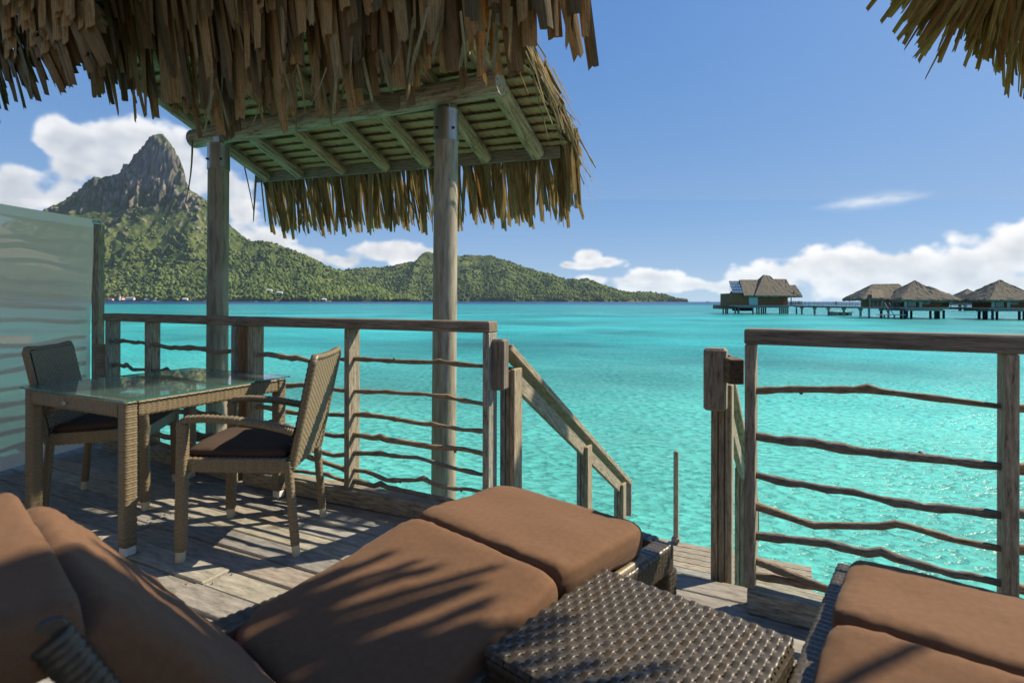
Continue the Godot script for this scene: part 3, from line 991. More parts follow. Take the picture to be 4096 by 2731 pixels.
func make_main_roof() -> void:
	var roof := thing("thatched_roof", "dark palm thatch eave hanging overhead along the top edge", "thatched roof", W(-0.6, 2.9, 2.6))
	var big := leaf_set("big", 14, 0.75, 0.098, 0.04)
	var short := leaf_set("short", 10, 0.34, 0.085, 0.03)
	# height of the tips over the deck by the offset to the right, front eave
	var tips := [-3.45, 2.82, -3.1, 2.76, -2.7, 2.63, -2.3, 2.53, -1.82, 2.40, -1.4, 2.40, -1.0, 2.42, -0.55, 2.50, -0.06, 2.48, 0.2, 2.48, 0.5, 2.50]
	var count := 0
	var rest := []
	var x := -3.38
	while x < 0.44:
		for row in 6:
			var xx := x + rng.randf_range(-0.03, 0.03)
			var inward := row * 0.09 + rng.randf_range(-0.03, 0.03)
			var tip := curve_at(tips, xx) + row * 0.15 + rng.randf_range(-0.05, 0.10)
			if row == 0 and rng.randf() < 0.10: tip -= 0.07
			var len: float = 0.75 if row < 4 else 0.85
			var root := W(xx, tip + len * 0.97, 2.96 - 0.454 * xx) - VX * inward - VX * 0.12
			var dirv := Vector3(0, -1, 0) + VX * rng.randf_range(0.10, 0.24) + UX * (rng.randfn(0.0, 0.06))
			var t := hang(root, dirv, -VX + UX * rng.randf_range(-0.5, 0.5))
			if row < 3 and (row < 2 or rng.randf() < 0.5) and count < 290:
				putw(roof, "thatch_leaf", pick(big), pick(M.old_leaf), t)
				count += 1
			else:
				rest.append(t)
		x += 0.048
	many(roof, "inner_leaves", big[0], M.old_leaf[0], rest.slice(0, rest.size() / 2))
	many(roof, "inner_leaves", big[1], M.old_leaf[1], rest.slice(rest.size() / 2))
	# pale slivers that catch the sun at the bottom of the front eave
	var thin := leaf_set("thin", 8, 0.30, 0.02, 0.03)
	for k in 46:
		var xx := rng.randf_range(-2.0, 0.1)
		var root := W(xx, curve_at(tips, xx) + rng.randf_range(0.10, 0.30), 2.96 - 0.454 * xx) - VX * rng.randf_range(0.0, 0.25)
		putw(roof, "thatch_sliver", pick(thin), pick(M.leaf), hang(root, Vector3(rng.randf_range(-0.3, 0.3), -1, rng.randf_range(-0.3, 0.3)), -VX))
	# the eave further back at the left: layers of short stubs
	rest = []
	x = -4.3
	while x < -2.62:
		for row in 9:
			var xx := x + rng.randf_range(-0.03, 0.03)
			var inward := row * 0.02 + rng.randf_range(-0.02, 0.02)
			var tip := 2.50 + 0.12 * (xx + 3.45) + row * 0.095 + rng.randf_range(-0.04, 0.04)
			var root := W(xx, tip + 0.32, 2.2 - 0.454 * xx) - VX * inward
			var t := hang(root, Vector3(0.05, -1, 0) + VX * rng.randf_range(0.2, 0.5) + UX * rng.randfn(0.0, 0.14), -VX + UX * rng.randf_range(-0.6, 0.6))
			rest.append(t)
		x += 0.06
	many(roof, "stub_leaves", short[0], M.old_leaf[2], rest.slice(0, rest.size() / 3))
	many(roof, "stub_leaves", short[1], M.old_leaf[3], rest.slice(rest.size() / 3, 2 * rest.size() / 3))
	many(roof, "stub_leaves", short[2], M.old_leaf[0], rest.slice(2 * rest.size() / 3))
	rest = []
	x = -4.5
	while x < -2.55:
		for row in 4:
			var xx := x + rng.randf_range(-0.03, 0.03)
			var root := W(xx, 3.62 + row * 0.12 + rng.randf_range(-0.06, 0.06), 2.2 - 0.454 * xx) - VX * (0.05 + row * 0.07)
			rest.append(hang(root, Vector3(0, -1, 0) + VX * rng.randf_range(0.05, 0.15) + UX * rng.randfn(0.0, 0.05), -VX + UX * rng.randf_range(-0.5, 0.5)))
		x += 0.055
	many(roof, "upper_leaves", big[4], M.old_leaf[1], rest)
	# the eave to the right, over the loungers
	rest = []
	var line := [2.0, 2.74, 2.2, 2.71, 2.72, 2.60, 2.88, 2.48, 3.1, 2.28, 3.4, 2.02, 3.8, 1.93, 4.6, 1.8]
	x = 2.2
	while x < 4.6:
		for row in 8:
			var xx := x + rng.randf_range(-0.03, 0.03)
			if xx < 2.36 + row * 0.14: continue
			var tip := 3.16 + row * 0.12 + rng.randf_range(-0.08, 0.10)
			if row == 0 and xx > 3.2 and rng.randf() < 0.10: tip -= 0.34
			var root := W(xx, tip + 0.74, curve_at(line, xx) - 0.06 - row * 0.1)
			rest.append(hang(root, Vector3(0, -1, 0) + VX * rng.randf_range(0.0, 0.12) + UX * rng.randfn(0.0, 0.16), -VX))
		x += 0.036
	many(roof, "eave_leaves", big[3], M.old_leaf[1], rest)
	# the covering itself, rising back over the terrace
	var slab := Mesher.new()
	for part in [[-4.8, -2.6, 1.7, 3.75], [-3.3, 0.42, 2.84, 3.5], [2.9, 4.6, 0.0, 3.96]]:
		var x0: float = part[0]
		var x1: float = part[1]
		var pts := []
		for e in [x0, x1]:
			var d0: float = part[2] - 0.454 * e if part[2] > 0.0 else curve_at(line, e) - 0.05
			pts.append(W(e, part[3], d0) - VX * 0.10)
		var deep := 4.2 if part[2] != 2.84 else 0.62
		var back := -VX * deep + Vector3.UP * deep * 0.5
		var up := Vector3.UP * 0.16
		var c0: Vector3 = pts[0]
		var c1: Vector3 = pts[1]
		slab.quad(c0 + back, c1 + back, c1, c0)
		slab.quad(c0 + up, c1 + up, c1 + back + up, c0 + back + up)
		slab.quad(c0, c1, c1 + up, c0 + up)
		slab.quad(c1, c1 + back, c1 + back + up, c1 + up)
		slab.quad(c0 + back, c0, c0 + up, c0 + back + up)
		slab.quad(c1 + back, c0 + back, c0 + back + up, c1 + back + up)
	putw(roof, "thatch_covering", slab.mesh(), M.thatch)
	# the front of the villa itself, behind the terrace
	var villa := thing("villa_front", "boarded timber front of the villa behind the terrace", "villa", D(-1.0, 0, -1.5))
	for k in 14:
		timber(villa, "board", D(-5.5, 0.12 + 0.25 * k, -1.5), D(3.6, 0.12 + 0.25 * k, -1.5), 0.24, 0.05, M.post[k % 4])
	for u in [-5.4, -2.4, 0.6, 3.5]:
		timber(villa, "post", D(u, 0.0, -1.42), D(u, 3.5, -1.42), 0.12, 0.12, M.wood[0], UX)

func make_right_eave() -> void:
	var eave := thing("thatched_eave", "sunlit corner of palm thatch at the upper right corner", "thatched roof", W(4.4, 4.0, 5.1))
	var leaf := leaf_set("corner", 12, 0.84, 0.052, 0.06)
	var thin := leaf_set("corner_thin", 8, 0.70, 0.026, 0.05)
	for k in 210:
		var t := rng.randf()
		var row := rng.randi() % 3
		var dirv := Vector3(lerpf(-0.80, 0.06, smoothstep(0.0, 0.95, t)) + rng.randfn(0, 0.08), -1.0, lerpf(0.1, -0.1, t) + rng.randfn(0, 0.05)).normalized()
		var tip := 3.50 - 0.27 * smoothstep(0.0, 0.3, t) - 0.08 * sin(t * 9.0) + row * 0.13 + rng.randf_range(-0.08, 0.09)
		var root := W(lerpf(2.86, 5.06, t), tip, lerpf(4.43, 5.30, t) + row * 0.06 - 0.06) - dirv * 0.84
		var slim := rng.randf() < 0.45
		putw(eave, "thatch_leaf", pick(thin) if slim else pick(leaf), pick(M.gold_leaf), hang(root, dirv, Vector3(rng.randf_range(-0.5, 0.5), 0, 1)))
	# the layers above
	var rest := []
	for k in 90:
		var t := rng.randf()
		var dirv := Vector3(lerpf(-0.75, 0.06, t) + rng.randfn(0, 0.1), -1.0, 0.0).normalized()
		var root := W(lerpf(3.30, 5.33, t), 4.15 + rng.randf() * 0.35, lerpf(4.62, 5.47, t)) - dirv * 0.4
		rest.append(hang(root, dirv, Vector3(rng.randf_range(-0.5, 0.5), 0, 1)))
	many(eave, "upper_leaves", leaf[0], M.gold_leaf[1], rest)
	var slab := Mesher.new()
	var c0 := W(3.75, 4.45, 4.86)
	var c1 := W(5.5, 4.30, 5.6)
	var bk := Vector3(2.0, 1.2, 0.1)
	var up := Vector3.UP * 0.15
	slab.quad(c0, c0 + bk, c1 + bk, c1)
	slab.quad(c0 + up, c1 + up, c1 + bk + up, c0 + bk + up)
	slab.quad(c0, c1, c1 + up, c0 + up)
	slab.quad(c1, c1 + bk, c1 + bk + up, c1 + up)
	slab.quad(c0 + bk, c0, c0 + up, c0 + bk + up)
	slab.quad(c1 + bk, c0 + bk, c0 + bk + up, c1 + bk + up)
	putw(eave, "thatch_covering", slab.mesh(), M.thatch)

# ------------------------------------------------------------------ the little shelter over the stairs
const GU := Vector3(0.9063, 0, 0.4226)
const GV := Vector3(0.4226, 0, -0.9063)

func G(u: float, h: float, v: float) -> Vector3:
	return W(-0.47, h, 3.96) + GU * u + GV * v

func make_shelter() -> void:
	var g := thing("stair_shelter", "open thatched shelter on two round posts over the stairs", "shelter", G(0, -3.6, 0))
	for p in [[0.0, 0.0, 0.002], [-2.25, -0.09, 0.004]]:
		var m := Mesher.new()
		var low := G(p[0] - 0.045, -3.9, p[1])
		var top := G(p[0], 2.34, p[1])
		var path := PackedVector3Array()
		for k in 9: path.append(low.lerp(top, k / 8.0) - top)
		m.tube(path, [0.09, 0.09, 0.089, 0.088, 0.088, 0.087, 0.086, 0.085, 0.084], 22)
		var holder := putw(g, "round_post", m.mesh(), M.upright[0 if p[0] == 0.0 else 1], Transform3D(Basis.IDENTITY, top))
		var cm := Mesher.new()
		cm.tube(PackedVector3Array([top + Vector3.UP * -0.03, top + Vector3.UP * -0.012, top + Vector3.UP * -0.008, top + Vector3.UP * 0.17, top + Vector3.UP * 0.174, top + Vector3.UP * 0.19]), [0.091, 0.091, 0.089, 0.089, 0.091, 0.091], 24)
		putw(holder, "steel_collar", cm.mesh(), M.steel)
		timber(g, "steel_bracket", top + Vector3.UP * 0.15, top + Vector3.UP * 0.262, 0.085, 0.05, M.steel, GU)
		for q in [-1.0, 1.0]:
			var bm := Mesher.new()
			bm.tube(PackedVector3Array([Vector3.ZERO, Vector3(0, 0, 0.016)]), [0.009, 0.008], 8)
			putw(holder, "bolt", bm.mesh(), M.dark, Transform3D(Basis.IDENTITY, top + Vector3(0.06 * q, 0.05, 0.068)))
	var beam := Mesher.new()
	var bp := PackedVector3Array()
	for k in 8: bp.append(Vector3(lerpf(-1.56, 1.56, k / 7.0), 0.006 * sin(k * 2.0), 0.004 * cos(k * 3.0)))
	beam.tube(bp, [0.083, 0.084, 0.085, 0.085, 0.084, 0.085, 0.085, 0.084], 20)
	putw(g, "beam", beam.mesh(), M.log[1], Transform3D(Basis(GU, Vector3.UP, -GV), G(-1.13, 2.656, 0)))
	var rise := 0.40
	for u in [0.315, -0.168, -0.783, -1.248, -1.78, -2.354, -2.834]:
		var r := 0.066 if u > 0.3 else rng.randf_range(0.050, 0.058)
		var a := G(u, 2.80 - 0.03 * u + rise * 1.3, -1.3)
		var b := G(u, 2.425 - 0.03 * u, 0.93)
		var m := Mesher.new()
		var l := a.distance_to(b)
		m.tube(PackedVector3Array([Vector3(-l / 2, 0, 0), Vector3(-l / 6, 0.004, 0.003), Vector3(l / 6, -0.003, 0.003), Vector3(l / 2, 0, 0)]), [r, r * 1.02, r, r * 0.97], 14)
		putw(g, "rafter", m.mesh(), pick(M.log), along(a, b))
	timber(g, "eave_board", G(-3.05, 2.50 + 0.03, 0.985), G(0.50, 2.44 - 0.015, 0.985), 0.10, 0.032, M.post[2])
	# the thatch from below: courses of leaves folded over canes
	var cane := Mesher.new()
	var courses := []
	var leaf := Mesher.new()
	for q in [[0.0, 1.0], [1.0, 0.0]]: pass
	var lp := PackedVector3Array()
	for j in 4:
		for i in 5:
			var s := i / 4.0 - 0.5
			lp.append(Vector3(j * 0.048, 0.010 * cos(s * PI) - 0.004 * j, s * 0.07))
	leaf.grid(lp, 5, 4)
	var leaf_m := leaf.mesh()
	var v := -1.25
	while v < 1.05:
		
		var hh := func(u: float): return 2.88 - 0.03 * u - 0.403 * v
		var cp := PackedVector3Array()
		for k in 12:
			var u := lerpf(-3.05, 0.56, k / 11.0)
			cp.append(G(u, hh.call(u) - 0.004 + 0.003 * sin(k * 5.0 + v * 20.0), v))
		cane.tube(cp, [0.007, 0.007, 0.007, 0.007, 0.007, 0.007, 0.007, 0.007, 0.007, 0.007, 0.007, 0.007], 5, false)
		var u := -3.05
		while u < 0.56:
			var root := G(u + rng.randf_range(-0.008, 0.008), hh.call(u) - 0.002, v)
			var dirv := GV + Vector3.UP * (-0.403 + 0.18 + rng.randf_range(-0.03, 0.03)) + GU * rng.randf_range(0.10, 0.22)
			courses.append(hang(root, dirv, Vector3.DOWN + GU * rng.randf_range(-0.15, 0.15)))
			u += 0.054
		v += 0.098
	many(g, "thatch_underside", leaf_m, M.under_leaf[0], courses.slice(0, courses.size() / 2))
	many(g, "thatch_underside", leaf_m, M.under_leaf[1], courses.slice(courses.size() / 2))
	stuff(putw(g, "thatch_cane", cane.mesh(), M.post[0]))
	var cover := Mesher.new()
	var c0 := G(-3.1, 2.88 + 0.1 + 0.403 * 1.3 + 0.05, -1.3)
	var c1 := G(0.60, 2.88 - 0.02 + 0.403 * 1.3 + 0.05, -1.3)
	var e0 := G(-3.1, 2.88 + 0.1 - 0.403 * 1.04 + 0.05, 1.04)
	var e1 := G(0.60, 2.88 - 0.02 - 0.403 * 1.04 + 0.05, 1.04)
	var up := Vector3.UP * 0.12
	cover.quad(c0, c1, e1, e0)
	cover.quad(e0 + up, e1 + up, c1 + up, c0 + up)
	cover.quad(e0, e1, e1 + up, e0 + up)
	cover.quad(e1, c1, c1 + up, e1 + up)
	cover.quad(c0, e0, e0 + up, c0 + up)
	cover.quad(c1, c0, c0 + up, c1 + up)
	putw(g, "thatch_covering", cover.mesh(), M.thatch)
	# the fringe along the lower eave
	var fringe := leaf_set("fringe", 14, 0.60, 0.046, 0.05)
	var slim := leaf_set("slim", 8, 0.60, 0.022, 0.08)
	var short_verge := leaf_set("short_verge", 8, 0.34, 0.05, 0.03)
	var rest := []
	var count := 0
	u_loop(g, fringe, slim)
	# the right-hand verge: leaves lying along the slope and hanging over
	for k in 150:
		var vv := rng.randf_range(-1.2, 1.08)
		var low := rng.randf()
		var root := G(0.56 + rng.randf_range(-0.03, 0.06), 2.95 - 0.403 * vv + 0.17 * low, vv)
		var droop := rng.randf_range(-0.95, -0.30) if low < 0.6 else rng.randf_range(-0.5, -0.35)
		putw(g, "verge_leaf", pick(slim) if rng.randf() < 0.4 else pick(short_verge), pick(M.leaf), hang(root, GV * rng.randf_range(0.4, 1.0) + Vector3.UP * droop + GU * rng.randf_range(-0.03, 0.07), GU + Vector3.UP * rng.randf_range(0.0, 0.6)))
	for k in 26:      # the ragged corner
		var root := G(0.55 + rng.randf_range(-0.06, 0.05), 2.62 + rng.randf_range(-0.08, 0.06), 1.0 + rng.randf_range(-0.05, 0.08))
		putw(g, "verge_leaf", pick(slim) if rng.randf() < 0.5 else pick(fringe), pick(M.leaf), hang(root, Vector3.DOWN + GU * rng.randf_range(-0.06, 0.08) + GV * rng.randf_range(0.0, 0.3), GV + GU * rng.randf_range(-0.5, 0.8)))
	# loose strands at the left
	for q in [[-2.55, 2.60, -0.12, 0.0], [-2.98, 2.66, 0.75, 0.25], [-2.9, 2.60, 0.9, 0.1], [-3.02, 2.56, 0.95, -0.05]]:
		putw(g, "loose_strand", pick(slim), M.leaf[0], hang(G(q[0], q[1], q[2]), Vector3(q[3], -1, 0), Vector3.BACK))
	# half a coconut shell on the beam
	var shell := thing("coconut_shell", "half coconut shell fixed to the side of the shelter beam", "coconut shell", G(-0.42, 2.68, -0.08))
	var sm := Mesher.new()
	var sp := PackedVector3Array()
	for j in 7:
		for i in 15:
			var a := PI * i / 14.0
			var b := PI / 2 * j / 6.0
			sp.append(Vector3(cos(a) * cos(b) * 0.115, -sin(a) * cos(b) * 0.115 + 0.02, 0.0) - GV * sin(b) * 0.07)
	sm.grid(sp, 15, 7)
	putw(shell, "husk", sm.mesh(), M.redwood[1], Transform3D(Basis.IDENTITY, G(-0.42, 2.66, -0.082)))
	var rimm := Mesher.new()
	var rp := PackedVector3Array()
	var rr := []
	for i in 15:
		var a := PI * i / 14.0
		rp.append(Vector3(cos(a) * 0.115, -sin(a) * 0.115 + 0.02, 0.0))
		rr.append(0.006)
	rimm.tube(rp, rr, 6)
	putw(shell, "rim", rimm.mesh(), M.post[0], Transform3D(Basis.IDENTITY, G(-0.42, 2.66, -0.082)))

func u_loop(g: Node3D, fringe: Array, slim: Array) -> void:
	var count := 0
	var u := -3.0
	while u < 0.55:
		for row in 3:
			var uu := u + rng.randf_range(-0.02, 0.02)
			var root := G(uu, 2.52 - 0.012 * uu - row * 0.02 + rng.randf_range(-0.03, 0.02), 1.0 + row * 0.03)
			var dirv := Vector3.DOWN + GV * rng.randf_range(0.05, 0.30) + GU * rng.randfn(0.02, 0.10)
			var t := hang(root, dirv, GV + GU * rng.randf_range(-0.7, 0.7))
			putw(g, "thatch_leaf", pick(slim) if rng.randf() < 0.25 else pick(fringe), pick(M.leaf), t)
			count += 1
		u += 0.037

# ------------------------------------------------------------------ woven furniture
# a member wrapped in flat strands: courses across its length, laid like bricks round a rounded rectangle
func woven(path: PackedVector3Array, hw: float, hd: float, r: float, q: float, s: float, amp: float, side := Vector3.RIGHT) -> ArrayMesh:
	var per := 4.0 * (hw + hd) - 8.0 * r + TAU * r
	var nb := maxi(3, int(round(per / s)))
	var ns := nb * 3
	var ring := []
	for k in ns:      # points and outward directions round the section
		var l := per * k / ns
		var segs := [[Vector2(-(hw - r), hd), Vector2(1, 0), 2 * (hw - r)], [Vector2(hw, hd - r), Vector2(0, -1), 2 * (hd - r)], [Vector2(hw - r, -hd), Vector2(-1, 0), 2 * (hw - r)], [Vector2(-hw, -(hd - r)), Vector2(0, 1), 2 * (hd - r)]]
		for g in 4:
			var sg: Array = segs[g]
			if l <= sg[2]:
				var d: Vector2 = sg[1]
				ring.append([Vector2(sg[0]) + d * l, Vector2(-d.y, d.x), float(k) / 3.0])
				break
			l -= sg[2]
			if l <= PI / 2 * r:
				var d: Vector2 = sg[1]
				var nn := Vector2(-d.y, d.x)
				var a := l / r
				var c: Vector2 = Vector2(sg[0]) + d * float(sg[2]) - nn * r
				ring.append([c + (nn * cos(a) + d * sin(a)) * r, nn * cos(a) + d * sin(a), float(k) / 3.0])
				break
			l -= PI / 2 * r
	ns = ring.size()
	var total := 0.0
	for k in path.size() - 1: total += path[k].distance_to(path[k + 1])
	var rows := maxi(1, int(total / q))
	var pts := PackedVector3Array()
	var nv := rows * 3 + 1
	var seg := 0
	var gone := 0.0
	var sd := side
	for j in nv:
		var l := total * j / (nv - 1)
		while seg < path.size() - 2 and l > gone + path[seg].distance_to(path[seg + 1]):
			gone += path[seg].distance_to(path[seg + 1])
			seg += 1
		var f := (l - gone) / path[seg].distance_to(path[seg + 1])
		var p := path[seg].lerp(path[seg + 1], f)
		var ta := (path[seg + 1] - path[seg]).normalized()
		var tb := (path[mini(seg + 2, path.size() - 1)] - path[seg]).normalized()
		var t := ta.lerp(tb, f * 0.7).normalized()
		sd = (side - t * side.dot(t)).normalized()
		var other := t.cross(sd)
		var row := j / 3
		var rp: float = [0.0, 1.0, 1.0][j % 3]
		for k in ring.size():
			var ph: float = fposmod(float(ring[k][2]) + 0.5 * (row % 2), 1.0)
			var bp := 1.0 if ph > 0.16 and ph < 0.84 else 0.1
			var hgt := amp * (rp * bp - 0.35)
			var c: Vector2 = ring[k][0] + ring[k][1] * hgt
			pts.append(p + sd * c.x + other * c.y)
	var m := Mesher.new()
	m.grid(pts, ring.size(), nv, true)
	for e in 2:       # closed ends
		var base := 0 if e == 0 else (nv - 1) * ring.size()
		var cen := Vector3.ZERO
		for k in ring.size(): cen += pts[base + k]
		cen /= ring.size()
		for k in ring.size():
			var a := pts[base + k]
			var b := pts[base + (k + 1) % ring.size()]
			if e == 0: m.tri(cen, b, a)
			else: m.tri(cen, a, b)
	return m.mesh()

# a woven sheet of nx by ny crossings spanned by eu and ev from o; edges roll down by r
func woven_sheet(o: Vector3, eu: Vector3, ev: Vector3, nx: int, ny: int, amp: float, roll := 0.0) -> ArrayMesh:
	var nrm := eu.cross(ev).normalized()
	var pts := PackedVector3Array()
	var lu := eu.length()
	var lv := ev.length()
	for j in ny * 3 + 1:
		for i in nx * 3 + 1:
			var ci := i / 3
			var cj := j / 3
			var fx: float = [0.0, 0.3, 0.7][i % 3]
			var fy: float = [0.0, 0.28, 0.72][j % 3]
			var over := (ci + cj) % 2 == 0
			var hx := 1.0 if i % 3 > 0 else 0.1
			var hy := 1.0 if j % 3 > 0 else 0.45
			var hgt := amp * (hx * hy if over else -0.55 * hx * hy)
			var u := (ci + fx) / nx if ci < nx else 1.0
			var v := (cj + fy) / ny if cj < ny else 1.0
			var p := o + eu * u + ev * v + nrm * hgt
			if roll > 0.0:
				for e in [[u * lu], [(1 - u) * lu], [v * lv], [(1 - v) * lv]]:
					var dd: float = e[0]
					if dd < roll: p -= nrm * (roll - sqrt(maxf(0.0, roll * roll - (roll - dd) * (roll - dd))))
			pts.append(p)
	var m := Mesher.new()
	m.grid(pts, nx * 3 + 1, ny * 3 + 1)
	return m.mesh()

# one flat strand along x that goes over and under n crossings and rolls down at both ends
func strand(l: float, n: int, phase: int, w: float, amp: float, th: float) -> ArrayMesh:
	var m := Mesher.new()
	var pts := PackedVector3Array()
	var steps := n * 4
	for k in steps + 1:
		var f := float(k) / steps
		var y := amp * sin(PI * (f * n + phase)) * (1.25 if sin(PI * (f * n + phase)) > 0.0 else 0.8)
		var x := (f - 0.5) * l
		var edge := (0.5 - absf(f - 0.5)) * l
		if edge < 0.014: y -= 0.014 - sqrt(maxf(0.0, 0.014 * 0.014 - (0.014 - edge) * (0.014 - edge)))
		for q in [[-0.5, -0.5], [-0.42, 0.25], [-0.18, 0.5], [0.18, 0.5], [0.42, 0.25], [0.5, -0.5]]:
			pts.append(Vector3(x, y + q[1] * th, -q[0] * w))
	m.grid(pts, 6, steps + 1)
	return m.mesh()

func line2(a: Vector3, b: Vector3) -> PackedVector3Array:
	return PackedVector3Array([a, a.lerp(b, 0.5), b])

func cap(parent: Node3D, a: Vector3, b: Vector3, r: float) -> void:
	var m := Mesher.new()
	m.tube(PackedVector3Array([a, a.lerp(b, 0.1), b]), [r * 0.9, r, r], 12)
	put(parent, "foot_cap", m.mesh(), M.cream)

# a stuffed cushion block centred on the origin; pinch gathers the corners
func stuffed(s: Vector3, p := 4.5, wrinkle := 0.004, sd := 1, n := 26) -> ArrayMesh:
	var m := Mesher.new()
	var f := noise(sd, 9.0, 3)
	var g := noise(sd + 3, 3.0, 2)
	for side in [1.0, -1.0]:
		var pts := PackedVector3Array()
		for j in n + 1:
			for i in n + 1:
				var u := sin(PI / 2 * (2.0 * i / n - 1.0))
				var v := sin(PI / 2 * (2.0 * j / n - 1.0))
				var ku := pow(maxf(0.0, 1.0 - pow(absf(u), p * 3.2)), 1.0 / p)
				var kv := pow(maxf(0.0, 1.0 - pow(absf(v), p * 3.2)), 1.0 / p)
				var x := u * s.x / 2 * (1.0 - 0.05 * pow(absf(v), 8.0))
				var z := v * s.z / 2 * (1.0 - 0.05 * pow(absf(u), 8.0))
				var edge := maxf(absf(u), absf(v))
				var y := s.y / 2 * ku * kv * (1.0 + 0.05 * (1.0 - u * u) * (1.0 - v * v))
				y += (f.get_noise_2d(x * 2.0, z * 6.0 if absf(u) > absf(v) else z * 2.0) * wrinkle * (0.4 + 0.7 * pow(edge, 6.0)) + g.get_noise_2d(x, z) * wrinkle * 1.6) * minf(1.0, ku * kv * 2.0)
				pts.append(Vector3(x * side, y * side, z))
		m.grid(pts, n + 1, n + 1)
	return m.mesh()

# the stitched seam that runs round a cushion, low on its side
func seam(s: Vector3, y: float, r := 0.0022) -> ArrayMesh:
	var m := Mesher.new()
	var path := PackedVector3Array()
	var rr := []
	for k in 97:
		var a := TAU * k / 96.0
		var c := Vector2(cos(a), sin(a))
		var q := c / pow(pow(absf(c.x), 14.0) + pow(absf(c.y), 14.0), 1.0 / 14.0)
		path.append(Vector3(q.x * s.x * 0.4965 * (1.0 - 0.05 * pow(absf(q.y), 8.0)), y, q.y * s.z * 0.4965 * (1.0 - 0.05 * pow(absf(q.x), 8.0))))
		rr.append(r)
	m.tube(path, rr, 5, false)
	return m.mesh()

# dining armchair: the sitter looks along +z
func make_chair() -> Node3D:
	var t := thing("rattan_armchair", "woven rattan armchair seen from behind in front of the railing", "chair", Vector3.ZERO, 0.0, "rattan dining armchairs")
	for sx in [-1.0, 1.0]:
		var a := Vector3(sx * 0.262, 0.05, 0.235)
		var b := Vector3(sx * 0.262, 0.622, 0.225)
		var leg := put(t, "leg", woven(line2(a, b), 0.022, 0.022, 0.010, 0.0115, 0.022, 0.0032), M.rattan)
		cap(leg, Vector3(sx * 0.262, 0.0, 0.237), a, 0.021)
		a = Vector3(sx * 0.232, 0.05, -0.262)
		b = Vector3(sx * 0.235, 0.44, -0.228)
		leg = put(t, "leg", woven(line2(a, b), 0.018, 0.018, 0.012, 0.0115, 0.02, 0.003), M.rattan)
		cap(leg, Vector3(sx * 0.232, 0.0, -0.266), a, 0.018)
		var arm := PackedVector3Array([Vector3(sx * 0.262, 0.60, 0.236), Vector3(sx * 0.262, 0.628, 0.232), Vector3(sx * 0.262, 0.643, 0.205), Vector3(sx * 0.262, 0.646, 0.13), Vector3(sx * 0.262, 0.637, 0.0), Vector3(sx * 0.256, 0.614, -0.13), Vector3(sx * 0.247, 0.588, -0.222), Vector3(sx * 0.243, 0.575, -0.255)])
		put(t, "armrest", woven(arm, 0.022, 0.016, 0.010, 0.0105, 0.05, 0.0034), M.rattan)
		put(t, "seat_rail", woven(line2(Vector3(sx * 0.245, 0.435, 0.22), Vector3(sx * 0.236, 0.42, -0.225)), 0.016, 0.032, 0.008, 0.024, 0.012, 0.0034), M.rattan)
	put(t, "seat_rail", woven(line2(Vector3(-0.245, 0.435, 0.225), Vector3(0.245, 0.435, 0.225)), 0.032, 0.016, 0.008, 0.024, 0.012, 0.0034, Vector3.UP), M.rattan)
	put(t, "seat_rail", woven(line2(Vector3(-0.235, 0.42, -0.228), Vector3(0.235, 0.42, -0.228)), 0.032, 0.014, 0.008, 0.024, 0.012, 0.0034, Vector3.UP), M.rattan)
	put(t, "seat", woven_sheet(Vector3(-0.235, 0.452, 0.215), Vector3(0.47, 0, 0), Vector3(0, -0.014, -0.44), 20, 30, 0.003), M.dark_rattan)
	# the back: two woven faces and a bound rim
	var w := 0.232
	var y0 := 0.395
	var y1 := 0.905
	var z0 := -0.232
	var z1 := -0.335
	var back := put(t, "backrest", woven_sheet(Vector3(w, y0, z0 - 0.018), Vector3(-2 * w, 0, 0), Vector3(0, y1 - y0, z1 - z0), 21, 40, 0.0042), M.rattan)
	put(back, "front_face", woven_sheet(Vector3(-w, y0 + 0.06, z0 + 0.012 - 0.012), Vector3(2 * w, 0, 0), Vector3(0, y1 - y0 - 0.06, z1 - z0 + 0.012), 21, 36, 0.0042), M.rattan)
	var rim := PackedVector3Array([Vector3(-w, y0, z0 - 0.01), Vector3(-w, lerpf(y0, y1, 0.5), lerpf(z0, z1, 0.5) - 0.009), Vector3(-w - 0.004, y1 - 0.01, z1 - 0.008), Vector3(-w + 0.012, y1 + 0.012, z1 - 0.01), Vector3(-0.1, y1 + 0.004, z1 - 0.01), Vector3(0.1, y1 + 0.004, z1 - 0.01), Vector3(w - 0.012, y1 + 0.012, z1 - 0.01), Vector3(w + 0.004, y1 - 0.01, z1 - 0.008), Vector3(w, lerpf(y0, y1, 0.5), lerpf(z0, z1, 0.5) - 0.009), Vector3(w, y0, z0 - 0.01)])
	put(back, "rim", woven(rim, 0.017, 0.012, 0.009, 0.011, 0.05, 0.0022, Vector3.BACK), M.rattan)
	return t

func seat_cushion(label: String, chair: Transform3D) -> void:
	var c := thing("seat_cushion", label, "cushion", Vector3.ZERO, 0.0, "dark brown seat cushions")
	put(c, "pad", stuffed(Vector3(0.475, 0.055, 0.455), 3.0, 0.004, 5), M.dark_fabric)
	c.transform = chair * Transform3D(Basis(Vector3.RIGHT, -0.035), Vector3(0, 0.476, 0.005))
	var s := Mesher.new()
	for k in 4:
		var pp := PackedVector3Array()
		var rr := []
		for i in 12:
			var f := lerpf(-0.97, 0.97, i / 11.0)
			var e := 0.985 - 0.04 * pow(absf(f), 8.0)
			var q := Vector2(f, e).rotated(PI / 2 * k)
			pp.append(Vector3(q.x * 0.2375, 0.0, q.y * 0.2275))
			rr.append(0.0035)
		s.tube(pp, rr, 6)
	put(c, "piping", s.mesh(), M.dark_fabric)

